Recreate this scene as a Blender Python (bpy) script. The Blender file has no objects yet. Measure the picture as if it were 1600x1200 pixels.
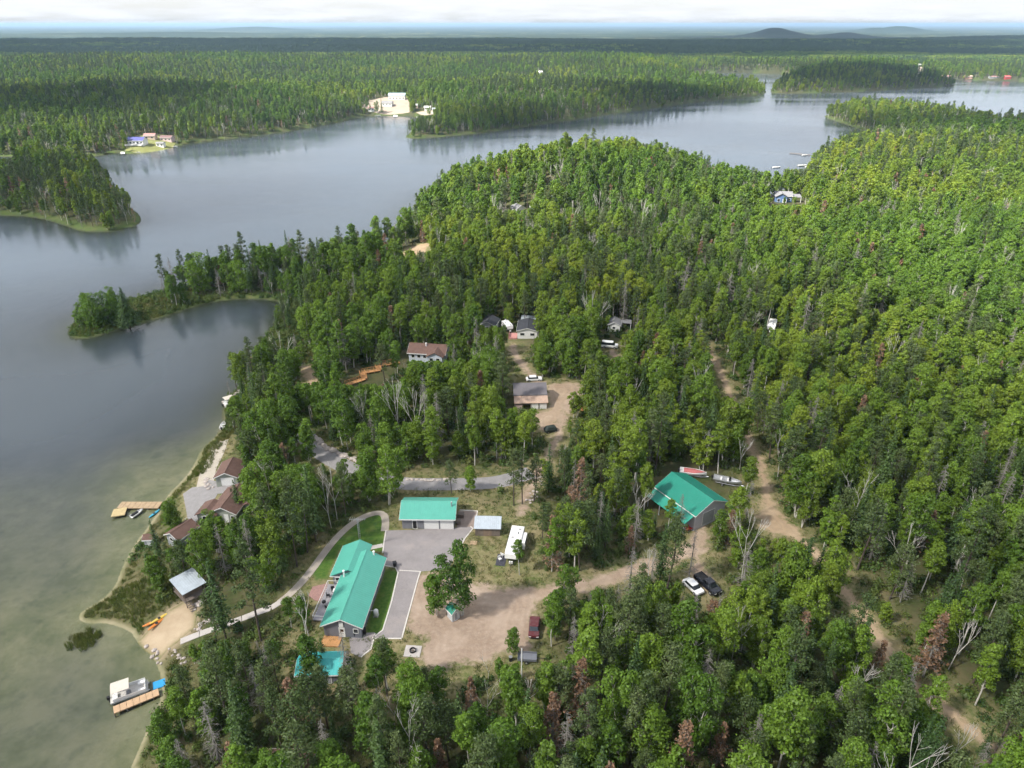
import bpy, bmesh, math, random
import numpy as np
from mathutils import Vector, Matrix
from mathutils.geometry import delaunay_2d_cdt

# ------------------------------------------------------------------ camera
sc = bpy.context.scene
COL = sc.collection
F, HC = 1109.0, 95.0                      # focal length in photo pixels, camera height over the lake
PITCH = math.atan((600 - 37) / F)
CP, SP = math.cos(PITCH), math.sin(PITCH)
cam_d = bpy.data.cameras.new('camera')
cam_d.sensor_width = 36.0
cam_d.lens = F / 1600 * 36.0
cam_d.clip_start, cam_d.clip_end = 1.0, 90000.0
cam = bpy.data.objects.new('camera', cam_d)
cam.location = (0, 0, HC)
cam.rotation_euler = (math.pi / 2 - PITCH, 0, 0)
COL.objects.link(cam)
sc.camera = cam

# ------------------------------------------------------------------ light
SUN_EL, SUN_AZ = math.radians(47), math.radians(-118)     # azimuth from +Y (view direction), clockwise: behind left
SUN_DIR = Vector((math.sin(SUN_AZ) * math.cos(SUN_EL), math.cos(SUN_AZ) * math.cos(SUN_EL), math.sin(SUN_EL)))
world = bpy.data.worlds.new('World')
sc.world = world
world.use_nodes = True
wn, wl = world.node_tree.nodes, world.node_tree.links
wn.clear()
w_out = wn.new('ShaderNodeOutputWorld')
w_bg = wn.new('ShaderNodeBackground')
w_sky = wn.new('ShaderNodeTexSky')
w_sky.sky_type = 'NISHITA'
w_sky.sun_disc = False
w_sky.sun_elevation = SUN_EL
w_sky.sun_rotation = SUN_AZ
w_sky.air_density, w_sky.dust_density, w_sky.ozone_density = 1.0, 1.5, 1.0
w_geo = wn.new('ShaderNodeNewGeometry')
w_sep = wn.new('ShaderNodeSeparateXYZ')
w_tc = wn.new('ShaderNodeTexCoord')
wl.new(w_tc.outputs['Generated'], w_sep.inputs[0])
w_add = wn.new('ShaderNodeMath'); w_add.operation = 'ADD'; w_add.inputs[1].default_value = 0.12
w_abs = wn.new('ShaderNodeMath'); w_abs.operation = 'ABSOLUTE'
wl.new(w_sep.outputs['Z'], w_abs.inputs[0]); wl.new(w_abs.outputs[0], w_add.inputs[0])
w_div = wn.new('ShaderNodeVectorMath'); w_div.operation = 'DIVIDE'
w_cmb = wn.new('ShaderNodeCombineXYZ')
for i in range(3): wl.new(w_add.outputs[0], w_cmb.inputs[i])
wl.new(w_tc.outputs['Generated'], w_div.inputs[0]); wl.new(w_cmb.outputs[0], w_div.inputs[1])
w_no = wn.new('ShaderNodeTexNoise'); w_no.inputs['Scale'].default_value = 1.5; w_no.inputs['Detail'].default_value = 6
w_no.inputs['Roughness'].default_value = 0.55
wl.new(w_div.outputs[0], w_no.inputs['Vector'])
w_rmp = wn.new('ShaderNodeValToRGB')
w_rmp.color_ramp.elements[0].position = 0.36; w_rmp.color_ramp.elements[0].color = (0.62, 0.62, 0.62, 1)
w_rmp.color_ramp.elements[1].position = 0.60; w_rmp.color_ramp.elements[1].color = (1, 1, 1, 1)
wl.new(w_no.outputs['Fac'], w_rmp.inputs[0])
w_mix = wn.new('ShaderNodeMix'); w_mix.data_type = 'RGBA'
wl.new(w_rmp.outputs[0], w_mix.inputs['Factor'])
wl.new(w_sky.outputs[0], w_mix.inputs['A'])
w_mix.inputs['B'].default_value = (4.05, 4.15, 4.4, 1)      # sunlit white cloud deck
wl.new(w_mix.outputs['Result'], w_bg.inputs['Color'])
w_bg.inputs['Strength'].default_value = 0.10
wl.new(w_bg.outputs[0], w_out.inputs['Surface'])

sun_d = bpy.data.lights.new('sun', 'SUN')
sun_d.energy = 5.0
sun_d.angle = math.radians(4.0)           # softened by thin high cloud
sun_d.color = (1.0, 0.95, 0.86)
sun = bpy.data.objects.new('sun', sun_d)
sun.rotation_euler = SUN_DIR.to_track_quat('Z', 'Y').to_euler()
sun.location = (0, 0, 300)
COL.objects.link(sun)

sc.view_settings.view_transform = 'Standard'
sc.view_settings.look = 'None'
sc.view_settings.exposure = 1.35
sc.view_settings.gamma = 1.0
sc.view_settings.use_curve_mapping = False
cy = sc.cycles
cy.max_bounces, cy.diffuse_bounces, cy.glossy_bounces, cy.transmission_bounces = 5, 2, 2, 3
cy.transparent_max_bounces, cy.volume_bounces = 10, 0
cy.use_denoising = True
cy.use_adaptive_sampling = True
cy.adaptive_threshold = 0.03
cy.sample_clamp_indirect = 4.0
cy.caustics_reflective = cy.caustics_refractive = False

# ------------------------------------------------------------------ pixel <-> place helpers
rng = np.random.default_rng(7)
random.seed(7)

def pix(px, py, z=0.0):
    """photo pixel -> point on the level plane at height z"""
    px = np.asarray(px, float); py = np.asarray(py, float)
    a, b = (px - 800) / F, (600 - py) / F
    dy, dz = b * SP + CP, b * CP - SP
    t = (z - HC) / dz
    return a * t, dy * t

def prj(x, y, z):
    dep = y * CP - (z - HC) * SP
    dep = np.where(np.abs(dep) < 1e-3, 1e-3, dep)
    up = y * SP + (z - HC) * CP
    return 800 + F * x / dep, 600 - F * up / dep, dep

def seg_dist(X, Y, pts, closed=True):
    """distance to a polyline"""
    X = np.asarray(X, np.float32); Y = np.asarray(Y, np.float32)
    n = len(pts)
    if X.size <= 400:
        P = np.asarray(pts, float); Q = np.roll(P, -1, 0)
        if not closed: P, Q = P[:-1], Q[:-1]
        D = Q - P; x_, y_ = X.ravel()[:, None], Y.ravel()[:, None]
        t = np.clip(((x_ - P[:, 0]) * D[:, 0] + (y_ - P[:, 1]) * D[:, 1]) / ((D ** 2).sum(1) + 1e-9), 0, 1)
        return np.sqrt(((x_ - P[:, 0] - t * D[:, 0]) ** 2 + (y_ - P[:, 1] - t * D[:, 1]) ** 2).min(1)).reshape(X.shape)
    best = np.full(X.shape, 1e12, np.float32)
    for i in range(n if closed else n - 1):
        x0, y0 = pts[i]; x1, y1 = pts[(i + 1) % n]
        dx, dy = x1 - x0, y1 - y0
        L2 = dx * dx + dy * dy + 1e-9
        t = np.clip(((X - x0) * dx + (Y - y0) * dy) / L2, 0, 1)
        d = (X - x0 - t * dx) ** 2 + (Y - y0 - t * dy) ** 2
        np.minimum(best, d, out=best)
    return np.sqrt(best)

def inside(X, Y, pts):
    X = np.asarray(X, float); Y = np.asarray(Y, float)
    if X.size <= 400:
        P = np.asarray(pts, float); Q = np.roll(P, -1, 0); x_, y_ = X.ravel()[:, None], Y.ravel()[:, None]
        dy = np.where(Q[:, 1] == P[:, 1], 1e-12, Q[:, 1] - P[:, 1])
        c = ((P[:, 1] > y_) != (Q[:, 1] > y_)) & (x_ < (Q[:, 0] - P[:, 0]) * (y_ - P[:, 1]) / dy + P[:, 0])
        return (c.sum(1) % 2 == 1).reshape(X.shape)
    r = np.zeros(X.shape, bool)
    n = len(pts)
    for i in range(n):
        x0, y0 = pts[i]; x1, y1 = pts[(i + 1) % n]
        if y0 == y1: continue
        c = ((y0 > Y) != (y1 > Y)) & (X < (x1 - x0) * (Y - y0) / (y1 - y0) + x0)
        r ^= c
    return r

def sdist(X, Y, pts):
    """signed distance: positive inside"""
    d = seg_dist(X, Y, pts)
    return np.where(inside(X, Y, pts), d, -d)

def sstep(a, b, x):
    t = np.clip((x - a) / (b - a), 0, 1)
    return t * t * (3 - 2 * t)

# ------------------------------------------------------------------ the lake outline (photo pixels on the water plane)
SHORE_A = [(205,1200),(235,1130),(256,1085),(250,1042),(228,1012),(213,1000),(205,985),(165,972),(140,975),(122,968),
    (128,955),(160,938),(182,915),(192,885),(213,848),(235,820),(248,800),(264,772),(280,757),(300,735),(316,700),(338,682),
    (349,660),(346,642),(354,620),(374,606),(388,590),(394,570),(400,545),(424,512),(441,492),(446,478),(438,471),(400,467),(350,469),
    (312,477),(270,491),(222,506),(180,517),(142,529),(112,530),(104,521),(110,510),(118,500),(150,487),(200,470),(250,455),(300,444),(360,434),
    (420,428),(460,424),(500,418),(550,408),(600,392),(635,368),(648,340),(662,315),(700,296),(750,282),(820,268),(900,257),(1000,252),
    (1060,264),(1110,284),(1160,299),(1200,306),(1218,300),(1240,290),(1256,278),(1262,264),(1270,254),(1290,244),(1320,236),(1350,230),(1376,222),(1374,212),
    (1340,201),(1312,191),(1290,184),(1288,180),(1310,176),(1360,174),(1420,178),(1480,185),(1530,196),(1570,203),(1620,200),(1800,200),(2300,205)]
SHORE_F = [(2300,131),(1800,130),(1650,129),(1600,127.5),(1560,126),(1500,124.5),(1472,125.5),(1478,130),(1490,132.5),(1492,135),(1465,136.5),(1420,138.5),
    (1350,143),(1280,145),(1208,146),(1203,142),(1208,138),(1228,127),(1242,118),(1200,114.5),(1150,113.5),(1090,114.5),(1068,118),(1080,128),(1110,134),(1160,137),
    (1190,140),(1197,142),(1196,147.5),(1160,152),(1100,158),(1040,166),(960,177),(900,186),(830,197),(760,207),(700,213),(640,217),(633,214),
    (640,208),(655,200),(664,192),(656,184),(640,181),(600,180),(565,182),(540,188),(500,197),(450,205),(400,212),(330,220),(290,225),(270,230),
    (240,236),(200,241),(186,238),(130,247),(60,246),(0,244),(-300,240),(-900,230)]
SHORE_B = [(-900,262),(-300,262),(0,262),(60,258),(110,254),(140,258),(160,270),(174,285),(182,303),(196,320),(212,330),(222,342),(216,352),(178,362),(130,363),
    (98,351),(60,340),(0,336),(-300,330),(-900,330)]
def to_world(lst, z=0.0):
    return [tuple(float(q) for q in pix(a, b, z)) for a, b in lst]
def smooth_poly(p, it=2):
    for _ in range(it):
        q = [p[0]]
        for a, b in zip(p[:-1], p[1:]):
            q += [(a[0]*.75+b[0]*.25, a[1]*.75+b[1]*.25), (a[0]*.25+b[0]*.75, a[1]*.25+b[1]*.75)]
        q.append(p[-1]); p = q
    return p
LAKE = (smooth_poly(to_world(SHORE_A), 1) + smooth_poly(to_world(SHORE_F), 1) + smooth_poly(to_world(SHORE_B), 1)
        + [(-700, 120), (-500, -400), (-40, -400), (-30, 0), (-33, 45)])

PLATEAU = [(-40,101),(-36,108),(-24,116),(-24,122),(-8,122),(6,116),(8,98),(5,86),(5,76),(-10,72),(-30,72),(-35,80),(-35,92)]
GZ = 5.5
HILLS = [(50,425,17,62,75), (0,395,8,60,60), (230,300,6,90,80), (330,520,12,160,110), (110,265,5,70,60), (-30,330,5,60,50),
         (-420,470,6,120,60), (60,1000,14,300,120), (-420,850,18,260,160), (500,1500,22,500,200), (430,1280,10,110,70), (-700,1500,22,500,300), (0,1700,14,700,200),
         (2000,6000,62,190,320), (2560,6100,30,150,300), (4800,10000,64,330,600), (-3900,12000,56,600,900), (-1200,3600,18,1500,300), (1500,3300,16,1500,260),
         (-300,2700,14,900,200), (-3000,7000,22,1600,500), (3500,4300,22,1300,300)]
def height(X, Y, with_s=False):
    X = np.asarray(X, np.float32); Y = np.asarray(Y, np.float32)
    s = -sdist(X, Y, LAKE)
    sp_ = np.maximum(s, 0)
    spit = np.exp(-(((X + 105) / 45) ** 2 + ((Y - 225) / 28) ** 2))
    land = (4.6 - 3.6 * spit) * (1 - np.exp(-sp_ / (16 - 11 * spit)))
    far = np.zeros_like(X)
    for hx, hy, hh, sx, sy in HILLS:
        far += hh * np.exp(-(((X - hx) / sx) ** 2 + ((Y - hy) / sy) ** 2))
    roll = (0.55 * np.sin(X / 17 + Y / 31) + 0.5 * np.sin(Y / 22 - X / 41 + 1.3) + 0.9 * np.sin(X / 63 + 2.1) * np.sin(Y / 71))
    roll += np.clip((np.hypot(X, Y) - 900) / 1500, 0, 1) * 5 * np.sin(X / 310 + Y / 900) * np.sin(Y / 260 + X / 700)
    fade = 1 - np.exp(-sp_ / 45)
    land = land + (far + roll * (1 - spit)) * fade
    near = np.clip((Y - 40) / 150, 0, 1)
    lake = np.minimum(s, 0)
    sl = 0.16 - 0.128 * (1 - sstep(-45, -20, X)) * (1 - sstep(130, 185, Y))
    bed = np.maximum(lake * sl + 0.25 * np.sin(X / 6.3 + Y / 9.1) * np.clip(-lake / 12, 0, 1), -6)
    z = np.where(s > 0, land, bed)
    w = sstep(-11, 0, sdist(X, Y, PLATEAU)) if (Y.size and float(Y.min()) < 160) else 0
    z = z * (1 - w) + GZ * w
    return (z, s) if with_s else z

def H1(x, y):
    return float(height(np.array([x]), np.array([y]))[0])

def ground_at(pxs):
    """photo pixels -> first hit with the terrain"""
    pxs = np.asarray(pxs, float).reshape(-1, 2)
    n = len(pxs)
    a, b = (pxs[:, 0] - 800) / F, (600 - pxs[:, 1]) / F
    D = np.stack([a, b * SP + CP, b * CP - SP], 1)
    t0 = (40 - HC) / np.minimum(D[:, 2], -1e-4); t1 = (-0.5 - HC) / np.minimum(D[:, 2], -1e-4)
    lo = t0.copy(); hi = t1.copy()
    N = 60
    ts = t0[:, None] + (t1 - t0)[:, None] * np.linspace(0, 1, N)[None]
    X = D[:, 0:1] * ts; Y = D[:, 1:2] * ts; Z = HC + D[:, 2:3] * ts
    Hh = height(X.ravel(), Y.ravel()).reshape(n, N)
    Hh = np.maximum(Hh, 0)
    under = Z <= Hh
    under[:, -1] = True
    k = np.maximum(under.argmax(1), 1)
    lo = ts[np.arange(n), k - 1]; hi = ts[np.arange(n), k]
    for _ in range(14):
        m = (lo + hi) / 2
        zz = HC + D[:, 2] * m
        u = zz <= np.maximum(height(D[:, 0] * m, D[:, 1] * m), 0)
        hi = np.where(u, m, hi); lo = np.where(u, lo, m)
    x, y = D[:, 0] * hi, D[:, 1] * hi
    return np.stack([x, y, np.maximum(height(x, y), 0)], 1)

def G(px, py):
    p = ground_at([(px, py)])[0]
    return Vector((float(p[0]), float(p[1]), float(p[2])))

# ------------------------------------------------------------------ clearings, roads: world polygons made from photo pixels
def wpoly(lst):
    return [(float(p[0]), float(p[1])) for p in ground_at(lst)]
YARD_PX = [(640,905),(662,893),(700,890),(740,908),(790,915),(838,912),(842,935),(838,985),(832,1030),(790,1022),(760,1040),(715,1040),(690,1055),(655,1045),(652,1030),(660,1000),(632,985),(634,940)]
BEACH_PX = [(214,1004),(232,985),(248,972),(262,955),(285,942),(305,935),(308,960),(305,980),(290,992),(276,1005),(262,1015),(250,1030),(228,1018)]
LAKEYARD_PX = [(286,772),(300,762),(318,760),(326,750),(360,757),(380,748),(392,760),(372,768),(340,772),(330,790),(318,802),(304,818),(293,810),(290,792)]
SHOPYARD_PX = [(1085,825),(1100,818),(1112,835),(1108,860),(1098,880),(1120,905),(1108,930),(1092,915),(1072,905),(1078,880),(1075,850)]
BARNYARD_PX = [(850,600),(880,596),(912,598),(905,612),(893,628),(880,652),(872,672),(850,676),(833,672),(828,645),(855,640)]
RIGHTYARD_PX = [(1178,800),(1190,778),(1212,790),(1236,815),(1262,838),(1262,856),(1236,842),(1208,838),(1180,826)]
CLEAR_PX = [(632,388),(650,383),(672,378),(668,392),(645,400),(630,398)]
ROADS_PX = {   # polyline, half width m
    'upper_drive': ([(466,668),(480,686),(498,705),(525,722),(560,740),(600,752),(640,757),(700,757),(760,756),(795,750),(830,738)], 2.3),
    'dirt_track': ([(815,800),(822,775),(836,752),(850,728),(862,705),(870,680),(880,655),(890,632),(905,606),(960,590)], 1.5),
    'yard_road': ([(836,932),(880,920),(930,911),(985,893),(1035,880),(1065,868),(1090,850)], 2.2),
    'right_road': ([(1092,522),(1108,548),(1126,580),(1138,612),(1150,650),(1170,690),(1188,725),(1194,755),(1202,790),(1222,815),(1255,845),(1300,890),(1335,945),(1368,988),(1400,1040),(1450,1090),(1500,1128),(1545,1165)], 1.6),
    'shore_track': ([(345,690),(338,712),(325,735),(322,750),(318,770)], 1.9),
    'white_house_drive': ([(800,540),(805,555),(822,575),(832,592),(850,602)], 1.8),
    'van_drive': ([(958,548),(962,562),(965,580),(950,592)], 1.5),
    'far_clearing_track': ([(588,425),(612,405),(640,392),(690,378)], 2.0),
    'cottage_path': ([(478,575),(490,600)], 2.2),
}
YARD, BEACH, LAKEYARD = wpoly(YARD_PX), wpoly(BEACH_PX), wpoly(LAKEYARD_PX)
SHOPYARD, BARNYARD, RIGHTYARD, CLEARP = wpoly(SHOPYARD_PX), wpoly(BARNYARD_PX), wpoly(RIGHTYARD_PX), wpoly(CLEAR_PX)
ROADS = {k: (smooth_poly(wpoly(v[0]), 2), v[1]) for k, v in ROADS_PX.items()}
LAWN = wpoly([(600,800),(575,808),(545,828),(520,848),(500,872),(488,895),(492,905),(512,905),(530,860),(600,862)]) 
LAWN2 = wpoly([(603,890),(622,892),(624,900),(600,990),(575,993),(572,985),(585,940)])
DRYGRASS = wpoly([(735,850),(790,850),(830,860),(840,890),(830,912),(790,912),(745,905),(735,880)])

def dirt_field(X, Y):
    """signed metres: how far a point lies inside bare dirt (positive) ; near area only"""
    d = np.full(X.shape, -50.0, np.float32)
    for poly in (YARD, LAKEYARD, SHOPYARD, BARNYARD, RIGHTYARD, CLEARP):
        d = np.maximum(d, sdist(X, Y, poly))
    for k, (pl, hw) in ROADS.items():
        d = np.maximum(d, hw - seg_dist(X, Y, pl, closed=False))
    return d

# ------------------------------------------------------------------ materials
MATS = {}
def new_mat(name):
    m = bpy.data.materials.new(name); m.use_nodes = True
    n = m.node_tree.nodes; n.clear()
    out = n.new('ShaderNodeOutputMaterial')
    return m, n, m.node_tree.links, out

def mix_rgb(n, l, fac, a, b, blend='MIX'):
    x = n.new('ShaderNodeMix'); x.data_type = 'RGBA'; x.blend_type = blend
    for sock, v in ((x.inputs['Factor'], fac), (x.inputs['A'], a), (x.inputs['B'], b)):
        if hasattr(v, 'is_linked') or isinstance(v, bpy.types.NodeSocket): l.new(v, sock)
        elif isinstance(v, (int, float)): sock.default_value = v
        else: sock.default_value = (*v, 1) if len(v) == 3 else v
    return x.outputs['Result']

def math_n(n, l, op, a, b=None, clamp=False):
    x = n.new('ShaderNodeMath'); x.operation = op; x.use_clamp = clamp
    for i, v in enumerate((a, b)):
        if v is None: continue
        if isinstance(v, bpy.types.NodeSocket): l.new(v, x.inputs[i])
        else: x.inputs[i].default_value = v
    return x.outputs[0]

def noise_n(n, l, vec, scale, detail=3, rough=0.55):
    x = n.new('ShaderNodeTexNoise')
    x.inputs['Scale'].default_value = scale; x.inputs['Detail'].default_value = detail; x.inputs['Roughness'].default_value = rough
    if vec is not None: l.new(vec, x.inputs['Vector'])
    return x.outputs['Fac']

def ramp_n(n, l, fac, p0, p1, c0=(0,0,0), c1=(1,1,1)):
    x = n.new('ShaderNodeValToRGB')
    x.color_ramp.elements[0].position = p0; x.color_ramp.elements[0].color = (*c0, 1)
    x.color_ramp.elements[1].position = p1; x.color_ramp.elements[1].color = (*c1, 1)
    l.new(fac, x.inputs[0]); return x.outputs[0]

def paint(name, col, rough=0.6, var=0.18, scale=2.0, metallic=0.0, bump=0.0, bscale=12.0, ribs=0.0, spec=0.4, dirt=None):
    """worn painted / stone / wood surface: two-scale colour variation, optional dirt blotches, bump and metal ribs along x"""
    if name in MATS: return MATS[name]
    m, n, l, out = new_mat(name)
    p = n.new('ShaderNodeBsdfPrincipled')
    tc = n.new('ShaderNodeTexCoord').outputs['Object']
    n1 = noise_n(n, l, tc, scale, 4); n2 = noise_n(n, l, tc, scale * 7, 2)
    mixf = math_n(n, l, 'ADD', math_n(n, l, 'MULTIPLY', n1, 0.65), math_n(n, l, 'MULTIPLY', n2, 0.35))
    dk = tuple(c * (1 - var) for c in col); lt = tuple(min(1, c * (1 + var)) for c in col)
    c = ramp_n(n, l, mixf, 0.3, 0.7, dk, lt)
    if dirt:
        df = ramp_n(n, l, noise_n(n, l, tc, scale * 0.6, 5, 0.7), 0.52, 0.72)
        c = mix_rgb(n, l, math_n(n, l, 'MULTIPLY', df, 0.7), c, dirt)
    l.new(c, p.inputs['Base Color'])
    p.inputs['Roughness'].default_value = rough; p.inputs['Metallic'].default_value = metallic
    p.inputs['Specular IOR Level'].default_value = spec
    if ribs or bump:
        b = n.new('ShaderNodeBump')
        if ribs:
            w = n.new('ShaderNodeTexWave'); w.wave_type = 'BANDS'; w.bands_direction = 'X'
            w.inputs['Scale'].default_value = 0.314 / ribs; l.new(tc, w.inputs['Vector'])
            l.new(w.outputs['Fac'], b.inputs['Height']); b.inputs['Strength'].default_value = 0.45; b.inputs['Distance'].default_value = 0.03
        else:
            l.new(noise_n(n, l, tc, bscale, 3), b.inputs['Height']); b.inputs['Strength'].default_value = bump; b.inputs['Distance'].default_value = 0.05
        l.new(b.outputs[0], p.inputs['Normal'])
    l.new(p.outputs[0], out.inputs['Surface'])
    MATS[name] = m; return m

def glass(name='window_glass', col=(0.02, 0.025, 0.03)):
    if name in MATS: return MATS[name]
    m, n, l, out = new_mat(name)
    p = n.new('ShaderNodeBsdfPrincipled')
    p.inputs['Base Color'].default_value = (*col, 1); p.inputs['Roughness'].default_value = 0.06; p.inputs['Specular IOR Level'].default_value = 0.8
    l.new(p.outputs[0], out.inputs['Surface']); MATS[name] = m; return m

def leaf(name, dark, light, yellow=None, patch=(0.004, 0.42, 0.66), trans=0.35):
    """foliage: colour differs per tree (random), per stand (noise over the tree's place) and per leaf (island)"""
    m, n, l, out = new_mat(name)
    oi = n.new('ShaderNodeObjectInfo'); geo = n.new('ShaderNodeNewGeometry')
    c = mix_rgb(n, l, oi.outputs['Random'], dark, light)
    if yellow:
        nz = noise_n(n, l, oi.outputs['Location'], patch[0], 3)
        f = ramp_n(n, l, nz, patch[1], patch[2])
        r2 = math_n(n, l, 'FRACT', math_n(n, l, 'MULTIPLY', oi.outputs['Random'], 17.31))
        f = math_n(n, l, 'MULTIPLY', f, math_n(n, l, 'ADD', math_n(n, l, 'MULTIPLY', r2, 0.9), 0.1))
        c = mix_rgb(n, l, f, c, yellow)
    isl = math_n(n, l, 'ADD', math_n(n, l, 'MULTIPLY', geo.outputs['Random Per Island'], 0.8), 0.62)
    hsv = n.new('ShaderNodeHueSaturation'); l.new(c, hsv.inputs['Color']); l.new(isl, hsv.inputs['Value'])
    d = n.new('ShaderNodeBsdfDiffuse'); t = n.new('ShaderNodeBsdfTranslucent'); g = n.new('ShaderNodeBsdfGlossy')
    l.new(hsv.outputs[0], d.inputs[0]); l.new(hsv.outputs[0], t.inputs[0])
    g.inputs['Roughness'].default_value = 0.5; g.inputs['Color'].default_value = (0.5, 0.55, 0.5, 1)
    mx = n.new('ShaderNodeMixShader'); mx.inputs[0].default_value = trans
    l.new(d.outputs[0], mx.inputs[1]); l.new(t.outputs[0], mx.inputs[2])
    mg = n.new('ShaderNodeMixShader'); mg.inputs[0].default_value = 0.035
    l.new(mx.outputs[0], mg.inputs[1]); l.new(g.outputs[0], mg.inputs[2])
    l.new(mg.outputs[0], out.inputs['Surface'])
    MATS[name] = m; return m

M_BIRCH = leaf('birch_leaves', (0.060, 0.128, 0.013), (0.142, 0.245, 0.026), (0.275, 0.325, 0.028), patch=(0.006, 0.43, 0.64))
M_SPRUCE = leaf('spruce_needles', (0.034, 0.070, 0.018), (0.066, 0.112, 0.028), trans=0.15)
M_PINE = leaf('pine_needles', (0.058, 0.092, 0.026), (0.098, 0.132, 0.046), trans=0.2)
M_RUST = leaf('dead_needles', (0.18, 0.105, 0.062), (0.28, 0.175, 0.11), trans=0.2)
M_GREYTWIG = paint('dead_twigs', (0.24, 0.225, 0.205), 0.9, 0.25, 1.0)
M_BARK_W = paint('birch_bark', (0.52, 0.50, 0.46), 0.85, 0.35, 1.6, dirt=(0.10, 0.09, 0.08))
M_BARK_D = paint('spruce_bark', (0.085, 0.068, 0.055), 0.95, 0.3, 2.0)
M_SHRUB = leaf('shrub_leaves', (0.035, 0.085, 0.016), (0.095, 0.160, 0.030), (0.16, 0.17, 0.05), patch=(0.05, 0.4, 0.7))
M_GRASS = leaf('grass_blades', (0.070, 0.125, 0.025), (0.155, 0.185, 0.060), (0.26, 0.23, 0.11), patch=(0.06, 0.42, 0.66))
M_REED = leaf('marsh_plants', (0.075, 0.120, 0.022), (0.150, 0.175, 0.040), (0.19, 0.17, 0.06), patch=(0.08, 0.4, 0.7))
M_WALL_GREY = paint('grey_siding', (0.16, 0.17, 0.20), 0.6, 0.08)
M_WALL_PALE = paint('pale_siding', (0.30, 0.315, 0.335), 0.6, 0.08)
M_WHITE = paint('white_trim', (0.74, 0.74, 0.73), 0.5, 0.06)
M_TEAL = paint('green_metal_roof', (0.085, 0.345, 0.275), 0.42, 0.07, 0.6, ribs=0.45, spec=0.35)
M_TEAL_D = paint('dark_green_metal_roof', (0.016, 0.20, 0.145), 0.42, 0.10, 0.5, ribs=0.45, spec=0.35)
M_BROWNROOF = paint('brown_shingles', (0.135, 0.080, 0.064), 0.9, 0.22, 1.2, bump=0.4, bscale=18)
M_DARKROOF = paint('dark_shingles', (0.045, 0.048, 0.058), 0.9, 0.2, 1.2, bump=0.4, bscale=18)
M_GREYROOF = paint('grey_shingles', (0.20, 0.20, 0.21), 0.85, 0.2, 1.0, bump=0.3, bscale=18)
M_ZINC = paint('galvanised_roof', (0.40, 0.45, 0.50), 0.45, 0.15, 0.8, ribs=0.4, spec=0.5, dirt=(0.30, 0.33, 0.36))
M_CONC = paint('concrete', (0.42, 0.39, 0.37), 0.9, 0.12, 0.7, bump=0.2)
M_KERB = paint('concrete_kerb', (0.56, 0.53, 0.49), 0.9, 0.15, 1.2)
M_ASPH = paint('worn_asphalt', (0.245, 0.225, 0.225), 0.92, 0.13, 0.35, bump=0.25, bscale=30, dirt=(0.33, 0.29, 0.27))
M_WOOD = paint('weathered_boards', (0.40, 0.29, 0.18), 0.85, 0.22, 1.6)
M_NEWWOOD = paint('new_cedar_boards', (0.46, 0.24, 0.10), 0.8, 0.22, 1.6)
M_OLDWOOD = paint('grey_old_boards', (0.17, 0.14, 0.12), 0.92, 0.3, 1.2)
M_BLACK = paint('black_plastic', (0.015, 0.015, 0.017), 0.55, 0.2)
M_RUBBER = paint('tyre_rubber', (0.02, 0.02, 0.02), 0.9, 0.2)
M_RED = paint('red_paint', (0.42, 0.045, 0.035), 0.5, 0.15)
M_BLUE = paint('blue_siding', (0.10, 0.17, 0.33), 0.6, 0.08)
M_METAL = paint('bare_aluminium', (0.46, 0.47, 0.49), 0.4, 0.12, metallic=0.6)
M_ROCK = paint('pale_granite', (0.42, 0.37, 0.34), 0.95, 0.25, 1.2, bump=0.5, bscale=5)
M_GLASS = glass()

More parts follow.
